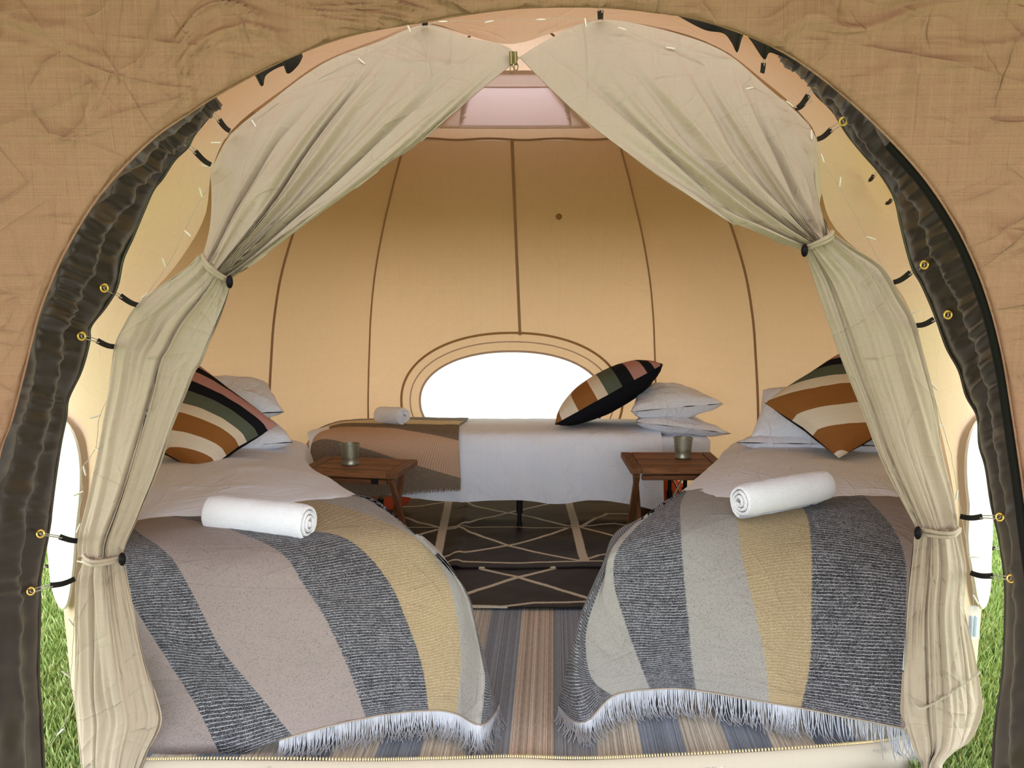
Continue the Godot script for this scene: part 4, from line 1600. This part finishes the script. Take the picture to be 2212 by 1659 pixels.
# ------------------------------------------------------------------ pillows, cushions, towels
func build_soft() -> void:
	var gp := "white pillows on the beds"
	var nr := P(634, 955, 3.95)
	var ax := Vector3(-0.905, 0, 0.42)
	var up := Vector3(-0.43, 0.02, -0.9)
	pillow([nr, nr + ax * 0.48, nr + ax * 0.48 + up * 0.38, nr + up * 0.38], 0.10, "lower white pillow on the left bed, mostly hidden by the striped cushion", gp, 0.6)
	var ur := P(614, 890, 4.02)
	pillow([ur, ur + ax * 0.46, ur + ax * 0.44 + up * 0.34 + Vector3(0, 0.10, 0), ur + up * 0.36 + Vector3(0, 0.08, 0)], 0.075, "upper white pillow on the left bed, behind the striped cushion", gp)
	pillow([P(1588, 956, 3.95), P(1960, 965, 3.75), P(1860, 925, 4.08), P(1660, 930, 4.3)], 0.07, "lower white pillow on the right bed with a pointed corner showing", gp, 0.6)
	pillow([P(1648, 842, 4.2), P(1880, 830, 4.0), P(1930, 955, 3.75), P(1622, 945, 3.98)], 0.07, "upper white pillow leaning behind the right bed's striped cushion", gp)
	pillow([P(1362, 890, 4.52), P(1562, 872, 4.55), P(1455, 842, 5.0), P(1375, 850, 5.0)], 0.095, "plump upper pillow of the stack on the far bed", gp, 0.75)
	pillow([P(1372, 912, 4.50), P(1580, 937, 4.50), P(1445, 892, 5.0), P(1378, 892, 5.0)], 0.06, "flatter lower pillow of the stack on the far bed", gp, 0.7)
	cushion([P(414, 776, 3.95), P(600, 918, 3.72), P(436, 1024, 3.52), P(270, 945, 3.6)], 0.10, [0.0, 0.13, 1.0, 0.70], 1.0, "striped cushion leaning on the left bed's pillows, partly behind the curtain")
	cushion([P(1650, 870, 3.92), P(1826, 756, 4.0), P(2020, 880, 3.75), P(1812, 990, 3.58)], 0.10, [0.55, 0.09, 0.70, 1.0], 1.0, "striped cushion leaning on the right bed's pillows with a brown corner")
	cushion([P(1434, 786, 4.62), P(1400, 800, 5.0), P(1222, 897, 4.98), P(1198, 917, 4.52)], 0.115, [0.0, 0.0, 0.88, 0.9], -1.0, "striped cushion tilted against the pillow stack on the far bed")
	towel(P(460, 1106, 2.70), P(664, 1128, 2.60), 0.060, "rolled white towel on the left bed's throw", 0.085)
	towel(P(1782, 1050, 2.93), P(1602, 1084, 2.78), 0.060, "rolled white towel on the right bed's throw", 0.0)
	towel(P(822, 896, 4.78), P(872, 899, 4.62), 0.050, "rolled white towel on the brown and tan throw of the far bed", 0.0)

# ------------------------------------------------------------------ tables and cups
func build_tables() -> void:
	var spec := [[Vector3(-0.657, 0, -3.92), -0.19, 0.43, 0.30, 0.452, "low slatted wooden folding table beside the left bed"], [Vector3(0.70, 0, -3.97), 0.0, 0.41, 0.36, 0.462, "low slatted wooden folding table beside the right bed"]]
	for q in spec:
		var o := local_thing("folding_table", q[0], q[1], q[5], "table", "folding side tables")
		var w: float = q[2]
		var d: float = q[3]
		var h: float = q[4]
		var rail := 0.045
		var put := func(name_: String, xf: Transform3D, size: Vector3, k: int, long_x := true) -> void:
			var m := MB.new()
			m.box(xf, size, 0.003)
			for i in m.t.size():
				var p := m.v[i]
				m.t[i] = Vector2(p.x, p.z + p.y * 0.6) if long_x else Vector2(p.z + p.y, p.x + p.y * 0.1)
			obj(name_, m, M.woods[k], o)
		for s in [-1, 1]:
			put.call("end_rail", Transform3D(Basis(), Vector3(s * (w / 2 - rail / 2), h - 0.013, 0)), Vector3(rail, 0.026, d), 1, false)
			put.call("side_rail", Transform3D(Basis(), Vector3(0, h - 0.013, s * (d / 2 - 0.018))), Vector3(w - rail * 2 - 0.002, 0.026, 0.036), 0)
		var n := 6
		var span := d - 0.076
		for i in n:
			put.call("slat", Transform3D(Basis(), Vector3(0, h - 0.008, -span / 2 + span * (i + 0.5) / n)), Vector3(w - rail * 2 - 0.006, 0.014, span / n - 0.005), [0, 2, 1][i % 3])
		for s in [-1, 1]:
			for t in [-1, 1]:
				# crossed legs at each end
				var x: float = s * (w / 2 - (0.03 if t > 0 else 0.058))
				var a := Vector3(x, h - 0.03, t * (d / 2 - 0.02))
				var b := Vector3(x, 0.035, -t * (d / 2 - 0.02))
				var dir := (a - b).normalized()
				var bs := Basis(Vector3.RIGHT, dir, Vector3.RIGHT.cross(dir))
				put.call("leg", Transform3D(bs, (a + b) / 2), Vector3(0.022, (a - b).length(), 0.026), 1, false)
		put.call("cross_bar", Transform3D(Basis(), Vector3(0, h - 0.045, d / 2 - 0.03)), Vector3(w - 0.1, 0.022, 0.022), 1)
		put.call("cross_bar", Transform3D(Basis(), Vector3(0, h - 0.045, -d / 2 + 0.03)), Vector3(w - 0.1, 0.022, 0.022), 1)
		var hm := MB.new()
		hm.box(Transform3D(Basis(), Vector3(w / 2 - 0.10, h - 0.040, d / 2 - 0.016)), Vector3(0.03, 0.024, 0.006), 0.001)
		tag(obj("hinge", hm, M.black, o), "small black hinge")
	# pierced metal cups
	var cup := local_thing("candle_cup", Vector3.ZERO, 0.0, "pierced grey metal candle cup on the left folding table", "cup", "pierced metal cups on the tables")
	var m := MB.new()
	var lower := [Vector2(0.001, 0.002), Vector2(0.034, 0.0), Vector2(0.0365, 0.002), Vector2(0.036, 0.010), Vector2(0.0345, 0.013), Vector2(0.0345, 0.026), Vector2(0.0362, 0.028), Vector2(0.0362, 0.030)]
	m.lathe(lower, 40, Transform3D())
	obj("cup_base", m, M.tin, cup)
	# the pierced wall: rows of cells, each with a diamond hole
	var wall := MB.new()
	var nr := 9
	var ns := 34
	var y0 := 0.030
	var y1 := 0.086
	var at := func(a: float, y: float) -> Vector3:
		var r := lerpf(0.0362, 0.041, (y - y0) / (y1 - y0))
		return Vector3(cos(a) * r, y, sin(a) * r)
	for r in nr:
		for s in ns:
			var a0 := TAU * (s + 0.5 * (r % 2)) / ns
			var a1 := a0 + TAU / ns
			var b0 := lerpf(y0, y1, float(r) / nr)
			var b1 := lerpf(y0, y1, float(r + 1) / nr)
			var am := (a0 + a1) / 2
			var bm := (b0 + b1) / 2
			var k := 0.34
			var corner := [at.call(a0, b0), at.call(a1, b0), at.call(a1, b1), at.call(a0, b1)]
			var hole := [at.call(am, lerpf(bm, b0, k * 2)), at.call(lerpf(am, a1, k * 2), bm), at.call(am, lerpf(bm, b1, k * 2)), at.call(lerpf(am, a0, k * 2), bm)]
			for i in 4:
				wall.face([corner[i], corner[(i + 1) % 4], hole[i]], Vector3(0, bm, 0))
				wall.face([corner[(i + 1) % 4], hole[(i + 1) % 4], hole[i]], Vector3(0, bm, 0))
	obj("pierced_wall", wall, M.tin, cup)
	var rim := MB.new()
	var pr := []
	for i in 11:
		var t := TAU * i / 10.0
		pr.append(Vector2(0.0415 + 0.0016 * cos(t), 0.088 + 0.0026 * sin(t)))
	pr.reverse()
	rim.lathe(pr, 40, Transform3D())
	obj("rim", rim, M.tin, cup)
	cup.position = H(757, 1003, 0.4525)
	var two := cup.duplicate()
	two.name = "candle_cup_001"
	add_child(two, true)
	two.position = H(1475, 989, 0.4625)
	two.set_meta("label", "pierced grey metal candle cup on the right folding table")

# ------------------------------------------------------------------ straps, ropes
func build_straps() -> void:
	var list := [
		[452, 238, 1.915, 497, 283, 2.62, 1.0, "elastic strap hooked in the topmost eyelet of the left flap"],
		[391, 302, 1.915, 456, 356, 2.57, 1.0, "elastic strap hooked in the second eyelet down the left flap"],
		[225, 622, 1.915, 302, 660, 2.43, 1.0, "elastic strap left of the curtain just below its upper tie"],
		[176, 726, 1.915, 252, 749, 2.41, 1.0, "elastic strap to the left curtain, second below its upper tie"],
		[87, 1153, 1.915, 180, 1168, 2.37, 1.0, "elastic strap just above the lower tie of the left curtain"],
		[80, 1226, 2.9, 122, 1219, 3.3, 0.9, "short far elastic strap in front of the grass on the left"],
		[66, 1277, 1.915, 162, 1250, 2.35, 1.0, "elastic strap just below the lower tie of the left curtain"],
		[1767, 182, 1.915, 1722, 233, 2.60, 1.0, "elastic strap hooked in the topmost eyelet of the right flap"],
		[1755, 216, 2.2, 1718, 236, 2.62, 0.6, "thin elastic strap right under the topmost right strap"],
		[1822, 262, 1.915, 1765, 301, 2.58, 1.0, "elastic strap hooked in the second eyelet down the right flap"],
		[1896, 372, 2.3, 1876, 389, 2.9, 0.8, "short black strap between right flap and tent, upper of two"],
		[1936, 427, 2.3, 1913, 438, 2.9, 0.8, "short black strap between right flap and tent, lower of two"],
		[1997, 572, 1.915, 1930, 610, 2.44, 1.0, "elastic strap right of the curtain just below its upper tie"],
		[2048, 680, 1.915, 1979, 703, 2.41, 1.0, "elastic strap to the right curtain, second below its upper tie"],
		[2160, 1117, 1.915, 2074, 1115, 2.36, 1.0, "elastic strap just above the lower tie of the right curtain"],
		[2166, 1185, 2.9, 2127, 1183, 3.3, 0.9, "short far elastic strap in front of the grass on the right"],
		[2184, 1250, 1.915, 2096, 1237, 2.34, 1.0, "elastic strap just below the lower tie of the right curtain"],
		[1297, 10, 2.3, 1297, 42, 2.83, 1.2, "short black strap above the peak of the right curtain"],
		[918, 40, 2.3, 918, 52, 2.83, 1.2, "short black strap above the peak of the left curtain"],
		[1652, 122, 1.9, 1646, 158, 2.3, 0.8, "black strap with hook dangling from the flap at upper right"]]
	for q in list:
		var a := P(q[0], q[1], q[2])
		var b := P(q[3], q[4], q[5])
		var w: float = q[6]
		var o := thing("elastic_strap", b, q[7], "strap", "elastic straps between flaps and tent")
		var hook := MB.new()
		var dir := (b - a).normalized()
		var side := dir.cross(Vector3.BACK).normalized()
		var e := a.lerp(b, 0.42)
		var path := []
		for i in 13:
			var t := PI * i / 12.0
			path.append(a + side * cos(t) * 0.0045 * w - dir * sin(t) * 0.006)
		path.append(e + side * -0.0035 * w)
		hook.tube(path, 0.0014 * w, 6)
		hook.tube([a + side * 0.0045 * w, e + side * 0.0035 * w], 0.0014 * w, 6)
		tag(obj("hook", hook, M.steel, o), "bright wire hook")
		var st := MB.new()
		var line := []
		for i in 9:
			var f := i / 8.0
			line.append(e.lerp(b, f) + Vector3(0, -0.004 * sin(PI * f), 0))
		var bd := band(line, 0.013 * w, Vector3(0, EYE, 0), 0.003)
		obj("strap", bd, M.strap, o)
	# guy ropes over the grass
	var ropes := [[[[82, 1420, 3.2], [120, 1420, 3.6]], "pale guy rope crossing the grass left of the tent"], [[[2178, 1406, 3.3], [2120, 1408, 3.6]], "pale guy rope crossing the grass right of the tent"]]
	for r in ropes:
		var m := MB.new()
		m.tube([P(r[0][0][0], r[0][0][1], r[0][0][2]), P(r[0][1][0], r[0][1][1], r[0][1][2])], 0.004, 6)
		tag(obj("guy_rope", m, M.rope), r[1], "rope", "guy ropes beside the tent")
	# zip pulls where the curtains meet at the top
	var z := thing("zip_slider", P(1107, 110, 2.80), "bronze zip sliders hanging where both curtains meet at the top", "zip")
	for k in 2:
		var m := MB.new()
		var x: float = [1104, 1113][k]
		m.tube([P(x, 112, 2.795), P(x + 1, 140, 2.79)], 0.006, 8, 0.005)
		var loop := []
		for i in 15:
			var t := TAU * i / 14.0
			loop.append(P(x + 4.0 * sin(t) + 2, 150 - [0, 6][k] + 8.0 * cos(t), 2.785))
		m.tube(loop, 0.0016, 6)
		obj("slider", m, mat(c8(120, 112, 66), 0.4, {"metal": 0.6}), z)

# ------------------------------------------------------------------ fairy lights
func build_lights() -> void:
	var paths := [
		[[[918, 53, 2.80], [880, 72, 2.79], [800, 113, 2.76], [720, 153, 2.73], [640, 200, 2.70], [560, 250, 2.66], [500, 288, 2.62], [470, 318, 2.60], [458, 355, 2.58], [448, 405, 2.56], [428, 440, 2.55], [400, 495, 2.53], [374, 552, 2.51], [345, 598, 2.49], [318, 634, 2.46], [300, 662, 2.45], [272, 706, 2.43]], "string of tiny clear fairy lights along the left curtain's upper edge"],
		[[[232, 860, 2.40], [214, 905, 2.39], [208, 960, 2.38], [196, 985, 2.37], [174, 1020, 2.37], [180, 1060, 2.36], [172, 1110, 2.36], [176, 1160, 2.35], [165, 1225, 2.35], [161, 1330, 2.34], [156, 1420, 2.34], [150, 1480, 2.34], [162, 1503, 2.34], [140, 1560, 2.34], [108, 1612, 2.34]], "white fairy light wire hanging down beside the lower left curtain"],
		[[[918, 52, 2.84], [985, 45, 2.85], [1065, 45, 2.85], [1140, 43, 2.85], [1220, 40, 2.85], [1297, 40, 2.84]], "fairy light wire stretched between the two curtain peaks"],
		[[[1297, 42, 2.80], [1360, 68, 2.79], [1420, 95, 2.78], [1480, 118, 2.76], [1540, 150, 2.73], [1610, 182, 2.70], [1680, 210, 2.67], [1725, 240, 2.64], [1750, 275, 2.62], [1766, 320, 2.60], [1790, 370, 2.58], [1812, 400, 2.57], [1850, 470, 2.54], [1892, 550, 2.51], [1925, 605, 2.46], [1950, 650, 2.44], [1985, 715, 2.42]], "string of tiny clear fairy lights along the right curtain's upper edge"],
		[[[2003, 800, 2.40], [2012, 835, 2.40], [2030, 900, 2.39], [2055, 985, 2.38], [2075, 1100, 2.37], [2092, 1200, 2.35], [2100, 1260, 2.34], [2103, 1310, 2.33]], "fairy light wire down to the battery box beside the right curtain"]]
	rng.seed = 31
	for q in paths:
		var pts := []
		for p in q[0]:
			pts.append(P(p[0], p[1], p[2]))
		var o := thing("fairy_lights", pts[0], q[1], "fairy lights", "strings of fairy lights")
		var line := []
		var n: int = pts.size() * 8
		for i in n + 1:
			line.append(cr(pts, float(i) / n) + Vector3(rng.randf_range(-1, 1), rng.randf_range(-1, 1), 0) * 0.0012)
		var m := MB.new()
		m.tube(line, 0.0008, 5)
		obj("wire", m, M.wire, o)
		var count: int = int(pts.size() * 0.7)
		for i in count:
			var p := cr(pts, (i + 0.6) / count)
			var d := Vector3(rng.randf_range(-1, 1), rng.randf_range(-1.0, 0.6), 0.15).normalized()
			var bm := MB.new()
			bm.tube([p, p + d * 0.010], 0.0022, 6)
			bm.tube([p + d * 0.010, p + d * 0.026], 0.0028, 7, 0.0018)
			obj("bulb", bm, M.bulb, o)
	# battery box
	var c := P(2103, 1346, 2.32)
	var o := thing("battery_box", c + Vector3(0, -0.05, 0), "clear plastic battery box hanging beside the lower right curtain", "battery box")
	var m := MB.new()
	m.box(Transform3D(Basis(Vector3.BACK, 0.08), c), Vector3(0.026, 0.092, 0.016), 0.004)
	obj("case", m, M.clear, o)
	for k in 2:
		var b := MB.new()
		b.tube([c + Vector3(-0.006 + 0.011 * k, -0.036, 0), c + Vector3(-0.006 + 0.011 * k, 0.018, 0)], 0.0052, 10)
		obj("battery", b, M.grey_plastic, o)
